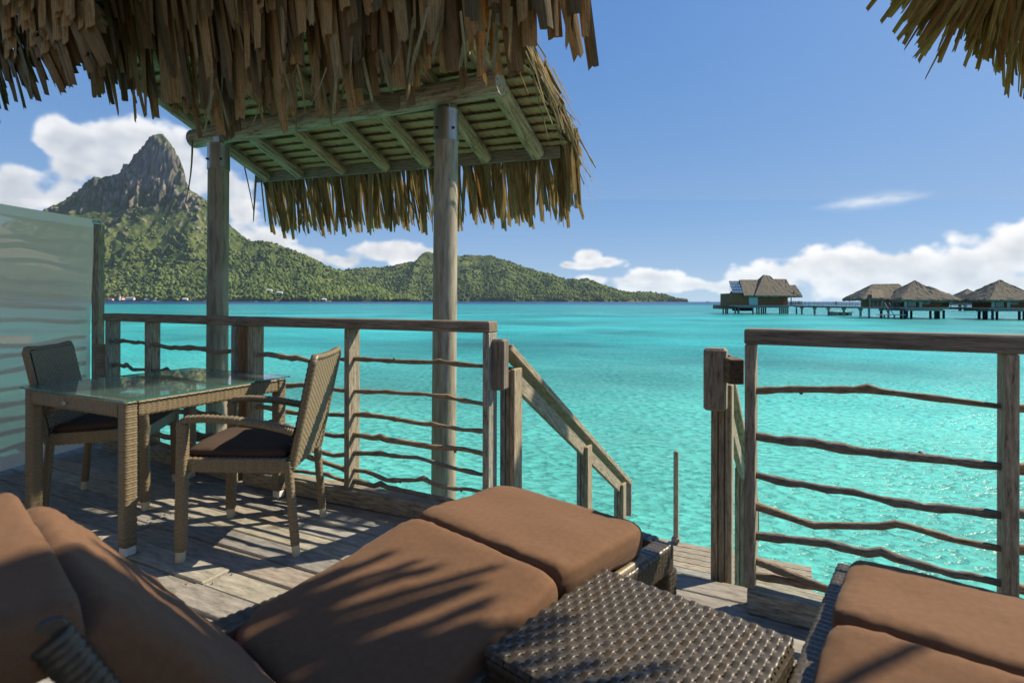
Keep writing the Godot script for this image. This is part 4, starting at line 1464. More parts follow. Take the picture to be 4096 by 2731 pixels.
func make_table(at: Vector3, turn: float) -> void:
	var t := thing("glass_top_table", "square woven rattan dining table with a clear glass top", "table", at, turn)
	var hx := 0.415
	var hz := 0.43
	for sx in [-1.0, 1.0]:
		for sz in [-1.0, 1.0]:
			var leg := put(t, "leg", woven(line2(Vector3(sx * hx, 0.045, sz * hz), Vector3(sx * hx, 0.712, sz * hz)), 0.029, 0.029, 0.009, 0.0125, 0.025, 0.0034), M.rattan)
			put(leg, "foot_cap", cbox(Vector3(0.054, 0.045, 0.054), 0.008), M.white, Transform3D(Basis.IDENTITY, Vector3(sx * hx, 0.0228, sz * hz)))
	for k in 4:
		var a: Vector3 = [Vector3(-hx + 0.034, 0.676, hz), Vector3(-hx + 0.034, 0.676, -hz), Vector3(-hx, 0.676, -hz + 0.034), Vector3(hx, 0.676, -hz + 0.034)][k]
		var b: Vector3 = [Vector3(hx - 0.034, 0.676, hz), Vector3(hx - 0.034, 0.676, -hz), Vector3(-hx, 0.676, hz - 0.034), Vector3(hx, 0.676, hz - 0.034)][k]
		put(t, "apron", woven(line2(a, b), 0.036, 0.028, 0.008, 0.025, 0.0125, 0.0034, Vector3.UP), M.rattan)
	put(t, "glass_top", cbox(Vector3(2 * hx + 0.088, 0.008, 2 * hz + 0.088), 0.0015), M.glass, Transform3D(Basis.IDENTITY, Vector3(0, 0.7215, 0)))
	var em := Mesher.new()
	var ex := hx + 0.0452
	var ez := hz + 0.0452
	for k in 4:
		em.box([Vector3(0, 0.7215, ez), Vector3(0, 0.7215, -ez), Vector3(ex, 0.7215, 0), Vector3(-ex, 0.7215, 0)][k], [Vector3(2 * ex - 0.004, 0.0076, 0.0016), Vector3(2 * ex - 0.004, 0.0076, 0.0016), Vector3(0.0016, 0.0076, 2 * ez - 0.004), Vector3(0.0016, 0.0076, 2 * ez - 0.004)][k])
	put(t, "glass_edge", em.mesh(), M.glass_edge)
	var badge := Mesher.new()
	badge.tube(PackedVector3Array([Vector3(0, 0, 0), Vector3(0, 0, 0.004)]), [0.016, 0.014], 14)
	put(t, "badge", badge.mesh(), M.steel, Transform3D(Basis.IDENTITY.scaled(Vector3(1.0, 0.7, 1.0)), Vector3(-0.05, 0.672, hz + 0.035)))

# a lounger, its foot towards -z; the joint of foot and middle parts is at z = 0
func make_lounger(label: String, at: Vector3, turn: float, foot: float, middle: float, back: float, lean: float, cushion_label: String, bx := 0.305, by := 0.312) -> void:
	var hw := 0.315
	var t := thing("rattan_lounger", label, "sun lounger", Vector3.ZERO, 0.0, "rattan sun loungers")
	var mat: Material = M.dark_rattan
	var fl := lean + 0.165
	var zj := middle + 0.15
	var fb := back + 0.01
	var zf := -foot - 0.17
	var zb := middle + 0.42
	for sx in [-1.0, 1.0]:
		put(t, "side_beam", woven(line2(Vector3(sx * (bx), by, zf + 0.031), Vector3(sx * (bx), by, zb)), 0.034, 0.045, 0.010, 0.022, 0.0145, 0.0028), mat)
		for z in [zf + 0.034, zb - 0.034]:
			put(t, "leg", woven(line2(Vector3(sx * (bx), 0.01, z), Vector3(sx * (bx), by - 0.046, z)), 0.033, 0.033, 0.010, 0.0145, 0.022, 0.0028), mat)
		# the wrapped tube tray under the cushion
		var y0 := 0.352
		put(t, "tray_tube", woven(line2(Vector3(sx * (hw - 0.005), y0, -foot + 0.02), Vector3(sx * (hw - 0.005), y0, -0.012)), 0.017, 0.017, 0.015, 0.0085, 0.2, 0.0012), M.rattan)
		put(t, "tray_tube", woven(line2(Vector3(sx * (hw - 0.005), y0, 0.012), Vector3(sx * (hw - 0.005), 0.235, middle)), 0.017, 0.017, 0.015, 0.0085, 0.2, 0.0012), M.rattan)
		var top := Vector3(sx * (hw - 0.005), 0.235 + sin(fl) * fb, zj + cos(fl) * fb)
		put(t, "back_tube", woven(line2(Vector3(sx * (hw - 0.005), 0.235, zj + 0.02), top), 0.018, 0.022, 0.014, 0.0125, 0.025, 0.0026), mat)
	for z in [zf + 0.034, zb - 0.03]:
		put(t, "cross_beam", woven(line2(Vector3(-bx + 0.034, by, z), Vector3(bx - 0.034, by, z)), 0.045, 0.03, 0.010, 0.022, 0.0145, 0.0028, Vector3.UP), mat)
	put(t, "tray_tube", woven(line2(Vector3(-hw, 0.352, -foot + 0.02), Vector3(hw, 0.352, -foot + 0.02)), 0.017, 0.017, 0.015, 0.0085, 0.2, 0.0012), M.rattan)
	var up := Vector3(0, sin(fl) * fb, cos(fl) * fb)
	put(t, "back_panel", woven_sheet(Vector3(-hw + 0.01, 0.235, zj + 0.01), Vector3(2 * hw - 0.02, 0, 0), up * -1.0 + up * 2.0, 34, 36, 0.003), mat)
	put(t, "back_tube", woven(line2(Vector3(-hw, 0.235, zj) + up, Vector3(hw, 0.235, zj) + up), 0.022, 0.018, 0.014, 0.0125, 0.025, 0.0026, Vector3.UP), mat)
	put(t, "seat_panel", woven_sheet(Vector3(-hw + 0.01, 0.352, -foot + 0.03), Vector3(2 * hw - 0.02, 0, 0), Vector3(0, 0, foot - 0.04) * 1.0, 30, 22, 0.003), mat)
	t.position = at
	t.rotation.y = turn
	var c := thing("lounger_cushion", cushion_label, "cushion", Vector3.ZERO, 0.0, "brown lounger cushions")
	var th := 0.105
	var foot_section := put(c, "foot_section", stuffed(Vector3(2 * hw + 0.005, th, foot + 0.012), 4.0, 0.005, 11, 34), M.fabric, Transform3D(Basis(Vector3.RIGHT, -0.03), Vector3(0, 0.418, -foot / 2)))
	put(foot_section, "seam", seam(Vector3(2 * hw + 0.005, th, foot + 0.012), -0.012), M.fabric)
	var sl := atan2(0.117, middle)
	var middle_section := put(c, "middle_section", stuffed(Vector3(2 * hw + 0.005, th, middle / cos(sl) + 0.012), 4.0, 0.005, 12, 34), M.fabric, Transform3D(Basis(Vector3.RIGHT, sl), Vector3(0, 0.418 - 0.0585, middle / 2)))
	put(middle_section, "seam", seam(Vector3(2 * hw + 0.005, th, middle / cos(sl) + 0.012), -0.012), M.fabric)
	var nrm := Vector3(0, cos(lean), -sin(lean))
	var mid := Vector3(0, 0.32, middle) + Vector3(0, sin(lean), cos(lean)) * back * 0.5 - nrm * th * 0.5
	put(c, "head_flap", stuffed(Vector3(2 * hw + 0.005, 0.10, 0.25), 4.0, 0.006, 15, 24), M.fabric, Transform3D(Basis(Vector3.RIGHT, 0.10), Vector3(0, 0.742, zj + 0.385)))
	var back_section := put(c, "back_section", stuffed(Vector3(2 * hw + 0.005, th, back + 0.01), 4.0, 0.008, 13, 36), M.fabric, Transform3D(Basis(Vector3.RIGHT, -lean), mid))
	put(back_section, "seam", seam(Vector3(2 * hw + 0.005, th, back + 0.01), -0.012), M.fabric)
	c.position = at
	c.rotation.y = turn

func make_ottoman(at: Vector3, turn: float) -> void:
	var t := thing("rattan_side_table", "dark woven rattan cube table between the two loungers", "side table", at, turn)
	var s := 0.25
	put(t, "inner_box", cbox(Vector3(2 * s - 0.03, 0.38, 2 * s - 0.03), 0.01), M.dark, Transform3D(Basis.IDENTITY, Vector3(0, 0.205, 0)))
	var nx := 27
	var nz := 21
	var px := 2 * s / nx
	var pz := 2 * s / nz
	for k in 2:       # strands that run away from the loungers' heads ride high, the cross strands lie lower
		cache["long%d" % k] = strand(2 * s, nz, k, px * 0.90, 0.0030, 0.0022)
		cache["cross%d" % k] = strand(2 * s, nx, k + 1, pz * 0.62, 0.0016, 0.0016)
	for i in nx:
		var sh := rng.randf_range(-0.0006, 0.0006)
		put(t, "strand", cache["long%d" % (i % 2)], M.dark_rattan if rng.randf() < 0.8 else M.mid_rattan, Transform3D(Basis(Vector3.UP, PI / 2), Vector3(-s + (i + 0.5) * px + sh, 0.418 + sh, 0)))
	for j2 in nz:
		put(t, "strand", cache["cross%d" % ((j2 + nz) % 2)], M.dark_rattan, Transform3D(Basis.IDENTITY, Vector3(0, 0.4165, s - (j2 + 0.5) * pz)))
	put(t, "woven_sides", woven(line2(Vector3(0, 0.012, 0), Vector3(0, 0.40, 0)), s, s, 0.014, 0.0185, 0.030, 0.004), M.dark_rattan)

func make_furniture() -> void:
	var a := make_chair()
	a.position = W(-1.28, 0.0, 2.795)
	a.rotation.y = deg_to_rad(-86.0)
	var b: Node3D = a.duplicate()
	b.name = numbered("rattan_armchair")
	add_child(b)
	b.set_meta("label", "woven rattan armchair facing the table in front of the cloth screen")
	b.position = W(-2.36, 0.0, 3.33)
	b.rotation.y = deg_to_rad(105.0)
	seat_cushion("dark brown seat cushion on the armchair with its back to the railing", a.transform)
	seat_cushion("dark brown seat cushion on the armchair by the cloth screen", b.transform)
	make_table(W(-1.965, 0.0, 3.15), deg_to_rad(-26.0))
	make_lounger("rattan sun lounger in the foreground with a wide brown cushion", W(-0.096, 0.0, 1.678), deg_to_rad(-42.0), 0.45, 0.60, 0.60, deg_to_rad(50.7), "brown folded cushion on the foreground lounger with thatch shadows")
	make_lounger("rattan sun lounger cut off by the right edge", W(0.98, 0.0, 1.09), deg_to_rad(-38.0), 0.38, 0.60, 0.64, deg_to_rad(50.0), "brown cushion on the lounger at the right edge", 0.333, 0.330)
	make_ottoman(W(0.292, 0.0, 1.243), deg_to_rad(-41.0))

# ------------------------------------------------------------------ the neighbours over the water
# a thatched slope or gable: a grid between four corners (a-b along the eave, d-c along the ridge), shaggy and thick
func thatch_face(m: Mesher, a: Vector3, b: Vector3, c: Vector3, d: Vector3, f: FastNoiseLite, shag := 0.10, fine_rows := true) -> void:
	var n := 30 if fine_rows else 18
	var k := 16 if fine_rows else 10
	var nrm := ((b - a) + (c - d)).cross((d - a) + (c - b)).normalized()
	var pts := PackedVector3Array()
	for j in k + 1:
		for i in n + 1:
			var u := float(i) / n
			var v := float(j) / k
			var p := a.lerp(b, u).lerp(d.lerp(c, u), v)
			var s := f.get_noise_3dv(p * 5.0) * shag * 1.6 + f.get_noise_3dv(p * 13.0 + Vector3(7, 0, 0)) * shag
			if j == 0: p.y += f.get_noise_3dv(p * 9.0) * 0.18 - 0.05
			if j == k: s = absf(s) * 0.5
			pts.append(p + nrm * s)
	m.grid(pts, n + 1, k + 1)
	# the hanging edge of the thatch
	var low := PackedVector3Array()
	for i in n + 1:
		low.append(pts[i])
	for i in n + 1:
		low.append(pts[i] - nrm * 0.35 + Vector3.DOWN * (0.12 + 0.08 * f.get_noise_3dv(pts[i] * 20.0)))
	var edge := PackedVector3Array()
	for i in n + 1: edge.append(low[n + 1 + i])
	for i in n + 1: edge.append(low[i])
	m.grid(edge, n + 1, 2)

func hip(m: Mesher, x0: float, x1: float, z0: float, z1: float, eave: float, r0: Vector3, r1: Vector3, f: FastNoiseLite) -> void:
	var a := Vector3(x0, eave, z1)
	var b := Vector3(x1, eave, z1)
	var c := Vector3(x1, eave, z0)
	var d := Vector3(x0, eave, z0)
	thatch_face(m, a, b, r1, r0, f)
	thatch_face(m, c, d, r0, r1, f)
	thatch_face(m, b, c, r1 + Vector3(0, 0, -0.01), r1, f)
	thatch_face(m, d, a, r0, r0 + Vector3(0, 0, -0.01), f)

func pile_of(parent: Node3D, x: float, z: float, y0: float, y1: float, w: float, mat: Material) -> void:
	put(parent, "pile", cbox(Vector3(w, snappedf(y1 - y0, 0.01), w), 0.02), mat, Transform3D(Basis.IDENTITY, Vector3(x, (y0 + y1) / 2, z)))

func rail_local(parent: Node3D, a: Vector3, b: Vector3, n: int, mat: Material, rows := [0.95, 0.5]) -> void:
	for r in rows:
		put(parent, "rail", cbox(Vector3(snappedf(a.distance_to(b), 0.01), 0.06, 0.05), 0.0), mat, along(a + Vector3.UP * r, b + Vector3.UP * r))
	for k in n + 1:
		var p := a.lerp(b, float(k) / n)
		put(parent, "rail_post", cbox(Vector3(0.07, 0.95, 0.07), 0.0), mat, Transform3D(Basis.IDENTITY, p + Vector3.UP * 0.475))

func boarded(parent: Node3D, called: String, s: Vector3, at: Vector3, mat: Material) -> MeshInstance3D:   # a wall of lapped boards, each a real step
	var m := Mesher.new()
	m.box(Vector3.ZERO, s - Vector3(0.08, 0, 0.08))
	var n := int(s.y / 0.24)
	for k in n:
		m.box(Vector3(0, -s.y / 2 + (k + 0.5) * s.y / n, 0), Vector3(s.x, s.y / n * 0.90, s.z), 0.01)
	return put(parent, called, m.mesh(), mat, Transform3D(Basis.IDENTITY, at))

func make_far_first() -> void:
	var t := thing("overwater_bungalow", "brown boarded bungalow with a glass roofed end, leftmost across the lagoon", "bungalow", Vector3(62.2, 0, -144.0))
	var f := noise(91, 0.35, 3)
	var base := 2.18
	boarded(t, "wall", Vector3(12.8, 3.0, 8.0), Vector3(-0.05, base + 1.5, -1.0), M.boards)
	boarded(t, "porch_wall", Vector3(2.6, 2.7, 5.0), Vector3(7.7, base + 1.35, -2.2), M.boards)
	for q in [[6.9, 2.2], [8.9, 2.2], [9.0, -0.4]]:
		put(t, "porch_post", cbox(Vector3(0.18, 2.6, 0.18), 0.01), M.boards, Transform3D(Basis.IDENTITY, Vector3(q[0], base + 1.3, q[1])))
	var dr := put(t, "sliding_door", cbox(Vector3(2.25, 2.4, 0.14), 0.02), M.pale_green, Transform3D(Basis.IDENTITY, Vector3(-1.1, base + 1.22, 3.06)))
	for x in [-0.55, 0.55]:
		put(dr, "door_leaf", cbox(Vector3(1.0, 2.24, 0.06), 0.01), M.pale_green, Transform3D(Basis.IDENTITY, Vector3(x, 0, 0.08)))
	var m := Mesher.new()
	thatch_face(m, Vector3(-3.9, 4.65, 4.2), Vector3(5.0, 4.65, 4.2), Vector3(4.0, 8.75, -1.0), Vector3(-3.0, 8.75, -1.0), f)
	thatch_face(m, Vector3(5.0, 4.65, -6.2), Vector3(-3.9, 4.65, -6.2), Vector3(-3.0, 8.75, -1.0), Vector3(4.0, 8.75, -1.0), f)
	put(t, "roof", m.mesh(), M.thatch)
	m = Mesher.new()
	hip(m, -1.4, 8.6, -6.4, 4.6, 4.62, Vector3(3.3, 10.05, -1.0), Vector3(4.9, 9.85, -1.2), f)
	put(t, "high_roof", m.mesh(), M.thatch)
	m = Mesher.new()
	thatch_face(m, Vector3(6.0, 5.4, 3.4), Vector3(9.2, 5.4, 3.4), Vector3(9.1, 8.95, -0.8), Vector3(5.4, 8.95, -0.8), f)
	thatch_face(m, Vector3(9.2, 5.4, -5.0), Vector3(6.0, 5.4, -5.0), Vector3(5.4, 8.95, -0.8), Vector3(9.1, 8.95, -0.8), f)
	put(t, "side_roof", m.mesh(), M.thatch)
	m = Mesher.new()
	thatch_face(m, Vector3(8.6, 4.55, 3.6), Vector3(11.1, 4.55, 3.6), Vector3(10.8, 7.35, 0.8), Vector3(8.7, 7.35, 0.8), f, 0.08, false)
	thatch_face(m, Vector3(11.1, 4.55, -2.0), Vector3(8.6, 4.55, -2.0), Vector3(8.7, 7.35, 0.8), Vector3(10.8, 7.35, 0.8), f, 0.08, false)
	put(t, "porch_roof", m.mesh(), M.thatch)
	# the glazed end
	var g0 := Vector3(-6.5, 5.25, 3.4)
	var g1 := Vector3(-3.7, 5.25, 3.4)
	var h0 := Vector3(-5.75, 8.35, -0.9)
	var h1 := Vector3(-2.9, 8.35, -0.9)
	m = Mesher.new()
	m.quad(g0, g1, h1, h0)
	var gl := put(t, "glass_roof", m.mesh(), M.far_glass)
	for k in 5:
		var q := k / 4.0
		put(gl, "glazing_bar", cbox(Vector3(snappedf(g0.distance_to(g1), 0.01), 0.08, 0.08), 0.0), M.far_frame, along(g0.lerp(h0, q) + Vector3(0, 0.03, 0.03), g1.lerp(h1, q) + Vector3(0, 0.03, 0.03)))
		var l := g0.lerp(g1, q) + Vector3(0, 0.02, 0.02)
		var u := h0.lerp(h1, q) + Vector3(0, 0.02, 0.02)
		put(gl, "glazing_bar", cbox(Vector3(snappedf(l.distance_to(u), 0.01), 0.07, 0.07), 0.0), M.far_frame, along(l, u))
	for k in 3:
		var x := -6.2 + k * 1.0
		put(gl, "truss", cbox(Vector3(2.4, 0.07, 0.07), 0.0), M.far_frame, along(Vector3(x, 5.6, 1.0), Vector3(x + 0.6, 7.8, -0.6)))
		put(gl, "truss", cbox(Vector3(2.4, 0.07, 0.07), 0.0), M.far_frame, along(Vector3(x + 1.2, 5.6, 1.0), Vector3(x + 0.6, 7.8, -0.6)))
	put(t, "floor_slab", cbox(Vector3(15.6, 0.32, 9.6), 0.02), M.concrete, Transform3D(Basis.IDENTITY, Vector3(0.9, base - 0.16, -0.6)))
	put(t, "edge_beam", cbox(Vector3(12.6, 0.34, 9.0), 0.02), M.concrete, Transform3D(Basis.IDENTITY, Vector3(1.2, base - 0.49, -0.6)))
	put(t, "terrace", cbox(Vector3(3.4, 0.25, 6.0), 0.02), M.post[1], Transform3D(Basis.IDENTITY, Vector3(-7.2, base - 0.1, -1.0)))
	put(t, "terrace_skirt", cbox(Vector3(3.3, 0.75, 5.8), 0.02), M.boards, Transform3D(Basis.IDENTITY, Vector3(-7.2, base - 0.62, -1.0)))
	put(t, "lower_store", cbox(Vector3(4.2, 0.9, 3.0), 0.1), M.dark, Transform3D(Basis.IDENTITY, Vector3(-2.0, 1.1, -1.5)))
	rail_local(t, Vector3(-8.8, base, 1.9), Vector3(-6.4, base, 1.9), 4, M.post[0])
	rail_local(t, Vector3(6.6, base, 3.6), Vector3(11.0, base, 3.6), 5, M.wood[0])
	for k in 26:      # driftwood panel of the porch
		var x := 7.3 + k * 0.14
		put(t, "panel_stick", cbox(Vector3(1.0, 0.06, 0.05), 0.0), M.branch[k % 4], along(Vector3(x, base + 0.05, 3.62), Vector3(x + rng.randf_range(-0.2, 0.2), base + rng.randf_range(0.9, 1.15), 3.62)))
	for q in [[-5.6, 2.8], [-4.7, 2.8], [-1.1, 2.8], [-0.1, 2.8], [0.7, 2.2], [1.6, 1.6], [2.4, 1.0], [3.2, 0.4], [5.7, 2.8], [6.4, 2.4], [7.1, 2.0], [7.8, 1.6], [8.5, 1.2], [9.9, 2.9], [-7.8, 0.6], [-7.0, 0.2], [-6.4, -0.2], [-3.9, 0.4]]:
		pile_of(t, q[0], q[1], -2.0, base - 0.55, 0.30, M.pile)

func make_far_hut(label: String, at: Vector3, turn: float, wing: bool, s := 1.0) -> void:
	var t := thing("overwater_bungalow", label, "bungalow", at, turn)
	var f := noise(92 + int(at.x), 0.4, 3)
	var base := 2.09
	var m := Mesher.new()
	if wing:
		hip(m, -9.3, 1.0, -7.5, 0.6, 3.70, Vector3(-5.6, 6.5, -3.4), Vector3(-0.8, 6.6, -3.4), f)
		put(t, "rear_roof", m.mesh(), M.thatch)
		m = Mesher.new()
		thatch_face(m, Vector3(-8.6, 3.85, 2.4), Vector3(-6.4, 3.85, 2.4), Vector3(-5.0, 5.4, -0.9), Vector3(-6.9, 5.4, -0.9), f, 0.07, false)
		put(t, "canopy_roof", m.mesh(), M.thatch)
		m = Mesher.new()
	hip(m, -4.8, 4.4, -4.2, 4.4, 3.50, Vector3(-0.05, 7.1, 0.3), Vector3(0.05, 7.1, 0.3), f)
	put(t, "roof", m.mesh(), M.thatch)
	m = Mesher.new()
	hip(m, 0.0, 7.9, -7.0, 1.6, 3.45, Vector3(1.3, 6.15, -2.6), Vector3(4.2, 6.1, -2.6), f)
	put(t, "side_roof", m.mesh(), M.thatch)
	boarded(t, "wall", Vector3(5.6, 1.9, 5.6), Vector3(0.4, base + 0.95, -0.2), M.boards)
	boarded(t, "side_wall", Vector3(3.6, 1.7, 4.5), Vector3(5.0, base + 0.85, -3.2), M.boards)
	for q in [[-2.9, 0.55, M.pale_green], [-0.35, 0.5, M.pale_green]]:
		put(t, "shutter", cbox(Vector3(q[1], 1.5, 0.08), 0.01), q[2], Transform3D(Basis.IDENTITY, Vector3(q[0], base + 0.8, 2.68)))
	var dr := put(t, "door", cbox(Vector3(1.6, 1.5, 0.06), 0.01), M.dark, Transform3D(Basis.IDENTITY, Vector3(-1.75, base + 0.8, 2.64)))
	for k in 5:
		put(dr, "curtain_fold", cbox(Vector3(0.22, 1.4, 0.06), 0.02), M.curtain, Transform3D(Basis.IDENTITY, Vector3(-0.6 + k * 0.27, 0, 0.04)))
	var wn := put(t, "window", cbox(Vector3(1.3, 0.95, 0.08), 0.01), M.pale_green, Transform3D(Basis.IDENTITY, Vector3(0.55, base + 1.1, 2.66)))
	put(wn, "pane", cbox(Vector3(1.12, 0.75, 0.05), 0.0), M.dark_pane, Transform3D(Basis.IDENTITY, Vector3(0, 0, 0.03)))
	put(t, "floor_slab", cbox(Vector3(8.2, 0.22, 8.0), 0.02), M.concrete, Transform3D(Basis.IDENTITY, Vector3(-0.4, base - 0.11, 0.0)))
	put(t, "edge_beam", cbox(Vector3(6.4, 0.42, 7.0), 0.02), M.concrete, Transform3D(Basis.IDENTITY, Vector3(-0.2, base - 0.43, 0.0)))
	if wing:
		put(t, "terrace", cbox(Vector3(6.0, 0.22, 5.0), 0.02), M.concrete, Transform3D(Basis.IDENTITY, Vector3(-6.0, base - 0.10, -0.4)))
		boarded(t, "rear_wall", Vector3(4.5, 1.8, 3.5), Vector3(-4.8, base + 0.9, -3.0), M.boards)
		rail_local(t, Vector3(-8.8, base, 2.0), Vector3(-3.4, base, 2.0), 8, M.gray_wood, [0.95, 0.7, 0.45, 0.2])
		for x in [-8.7, -6.5]:
			put(t, "canopy_post", cbox(Vector3(0.14, 1.8, 0.14), 0.01), M.gray_wood, Transform3D(Basis.IDENTITY, Vector3(x, base + 0.9, 1.9)))
		for q in [-6.7, -5.9]:
			put(t, "stair_rail", cbox(Vector3(2.6, 0.07, 0.06), 0.0), M.gray_wood, along(Vector3(q + 0.5, base + 0.85, 2.0), Vector3(q, base - 0.3, 4.2)))
			put(t, "stringer", cbox(Vector3(2.9, 0.16, 0.06), 0.0), M.gray_wood, along(Vector3(q + 0.5, base, 2.0), Vector3(q, base - 1.25, 4.3)))
		put(t, "landing", cbox(Vector3(4.2, 0.12, 1.8), 0.02), M.gray_wood, Transform3D(Basis.IDENTITY, Vector3(-6.6, 0.75, 4.8)))
		pile_of(t, -7.6, 4.6, -2.0, 0.7, 0.22, M.pile)
		pile_of(t, -6.0, 4.8, -2.0, 0.7, 0.22, M.pile)
		for x in [-8.6, -5.2]: pile_of(t, x, 1.4, -2.0, base - 0.2, 0.28, M.pile)
	else:
		rail_local(t, Vector3(2.7, base, 3.6), Vector3(7.5, base, 3.6), 7, M.gray_wood, [0.95, 0.7, 0.45, 0.2])
		put(t, "terrace", cbox(Vector3(5.2, 0.22, 4.5), 0.02), M.concrete, Transform3D(Basis.IDENTITY, Vector3(5.4, base - 0.12, 1.6)))
		put(t, "stair_rail", cbox(Vector3(2.6, 0.07, 0.06), 0.0), M.gray_wood, along(Vector3(3.2, base + 0.85, 3.6), Vector3(2.2, base - 0.5, 5.2)))
		put(t, "landing", cbox(Vector3(3.4, 0.12, 1.8), 0.02), M.gray_wood, Transform3D(Basis.IDENTITY, Vector3(3.0, 0.75, 5.2)))
	for q in [[-3.4, 3.2], [-2.4, 0.5], [-1.9, -0.5], [-1.4, -1.5], [-1.0, 1.0], [0.95, 3.3], [2.1, 2.8], [2.9, 2.2], [4.0, 0.6], [5.6, -0.6]]:
		pile_of(t, q[0], q[1], -2.0, base - 0.55, 0.30, M.dark_pile)

func make_jetty() -> void:
	var t := thing("jetty", "long wooden walkway on piles joining the far bungalows", "jetty", Vector3(73.0, 0, -128.0))
	var way := [Vector3(73.2, 2.0, -143.0), Vector3(73.6, 2.0, -114.0), Vector3(80.0, 2.0, -108.5), Vector3(92.0, 2.0, -104.0)]
	for k in 3:
		var a: Vector3 = way[k]
		var b: Vector3 = way[k + 1]
		timber(t, "deck", a, b, 0.22, 1.9, M.gray_wood)
		timber(t, "edge_beam", a - Vector3.UP * 0.21, b - Vector3.UP * 0.21, 0.20, 1.5, M.post[1])
		var side := (b - a).normalized().cross(Vector3.UP) * 0.88
		for s in [-1.0, 1.0]:
			for h in [1.05, 0.72, 0.40]:
				timber(t, "rail", a + side * s + Vector3.UP * h, b + side * s + Vector3.UP * h, 0.05, 0.05, M.gray_wood)
			var n := int(a.distance_to(b) / 1.9)
			for i in n + 1:
				var p: Vector3 = a.lerp(b, float(i) / n) + side * s
				timber(t, "rail_post", p + Vector3.UP * 0.11, p + Vector3.UP * 1.06, 0.07, 0.07, M.gray_wood)
		var n2 := int(a.distance_to(b) / 6.5)
		for i in n2 + 1:
			var p: Vector3 = a.lerp(b, (i + 0.4) / (n2 + 1))
			timber(t, "pile", p - Vector3.UP * 4.0, p - Vector3.UP * 0.3, 0.34, 0.34, M.pile if k == 0 else M.dark_pile)
			timber(t, "pile_head", p - Vector3.UP * 0.72, p - Vector3.UP * 0.31, 0.62, 0.62, M.concrete)
	for q in [Vector3(73.1, 2.75, -124.0)]:
		var lb := thing("life_ring", "red and white life ring hung on the railing of the far walkway", "life ring", q + Vector3(-0.95, 0, 0.05))
		var m := Mesher.new()
		var path := PackedVector3Array()
		var rr := []
		for i in 17:
			path.append(Vector3(0.0, cos(TAU * i / 16.0) * 0.34, sin(TAU * i / 16.0) * 0.34))
			rr.append(0.09)
		m.tube(path, rr, 8)
		put(lb, "ring", m.mesh(), M.red)
	var fl := thing("floating_dock", "small pale floating dock beside the far walkway", "dock", Vector3(75.5, 0, -128.0))
	put(fl, "platform", cbox(Vector3(4.2, 0.3, 3.0), 0.03), M.curtain, Transform3D(Basis.IDENTITY, Vector3(0, 0.72, 0)))
	for x in [-1.5, 0.0, 1.5]:
		put(fl, "float", cbox(Vector3(0.9, 0.7, 2.6), 0.1), M.concrete, Transform3D(Basis.IDENTITY, Vector3(x, 0.25, 0)))

func make_boat(label: String, at: Vector3, l: float, turn: float) -> void:
	var t := thing("motor_boat", label, "boat", at, turn)
	var m := Mesher.new()
	var pts := PackedVector3Array()
	for j in 5:
		for i in 9:
			var s := i / 8.0
			var w: float = 0.16 * l * (1.0 - pow(s, 3.0)) * [1.0, 1.0, 0.92, 0.6, 0.0][j]
			pts.append(Vector3((s - 0.5) * l * (1.0 + 0.05 * (4 - j) * s), [0.14, 0.14, 0.05, -0.03, -0.06][j] * l * 0.7 + (0.04 * l * s * s if j < 2 else 0.0), w))
	m.grid(pts, 9, 5)
	var mir := PackedVector3Array()
	for j in 5:
		for i in 9:
			var q := pts[j * 9 + 8 - i]
			mir.append(Vector3(q.x, q.y, -q.z))
	m.grid(mir, 9, 5)
	put(t, "hull", m.mesh(), M.white)
	put(t, "deck", cbox(Vector3(l * 0.9, 0.06, l * 0.26), 0.02), M.white, Transform3D(Basis.IDENTITY, Vector3(-0.03 * l, l * 0.095, 0)))
	put(t, "cabin", cbox(Vector3(l * 0.32, l * 0.13, l * 0.2), 0.05 * l * 0.3), M.white, Transform3D(Basis.IDENTITY, Vector3(-0.05 * l, l * 0.16, 0)))
	put(t, "window", cbox(Vector3(l * 0.325, l * 0.05, l * 0.19), 0.0), M.dark_pane, Transform3D(Basis.IDENTITY, Vector3(-0.045 * l, l * 0.175, 0)))

func make_house(label: String, at: Vector3, s: Vector3, roof: Material, turn := 0.0) -> void:
	var t := thing("shore_house", label, "house", at, turn)
	put(t, "wall", cbox(s, 0.05), M.house_wall, Transform3D(Basis.IDENTITY, Vector3(0, s.y / 2, 0)))
	var m := Mesher.new()
	var w := s.x / 2 + 0.7
	var z := s.z / 2 + 0.7
	var e := s.y
	var r := s.y + s.z * 0.34
	m.quad(Vector3(-w, e, z), Vector3(w, e, z), Vector3(w * 0.8, r, 0), Vector3(-w * 0.8, r, 0))
	m.quad(Vector3(w, e, -z), Vector3(-w, e, -z), Vector3(-w * 0.8, r, 0), Vector3(w * 0.8, r, 0))
	m.tri(Vector3(w, e, z), Vector3(w, e, -z), Vector3(w * 0.8, r, 0))
	m.tri(Vector3(-w, e, -z), Vector3(-w, e, z), Vector3(-w * 0.8, r, 0))
	put(t, "roof", m.mesh(), roof)
	for k in 3:
		put(t, "window", cbox(Vector3(s.x * 0.14, s.y * 0.4, 0.2), 0.0), M.dark_pane, Transform3D(Basis.IDENTITY, Vector3((k - 1) * s.x * 0.3, s.y * 0.5, s.z / 2 + 0.05)))

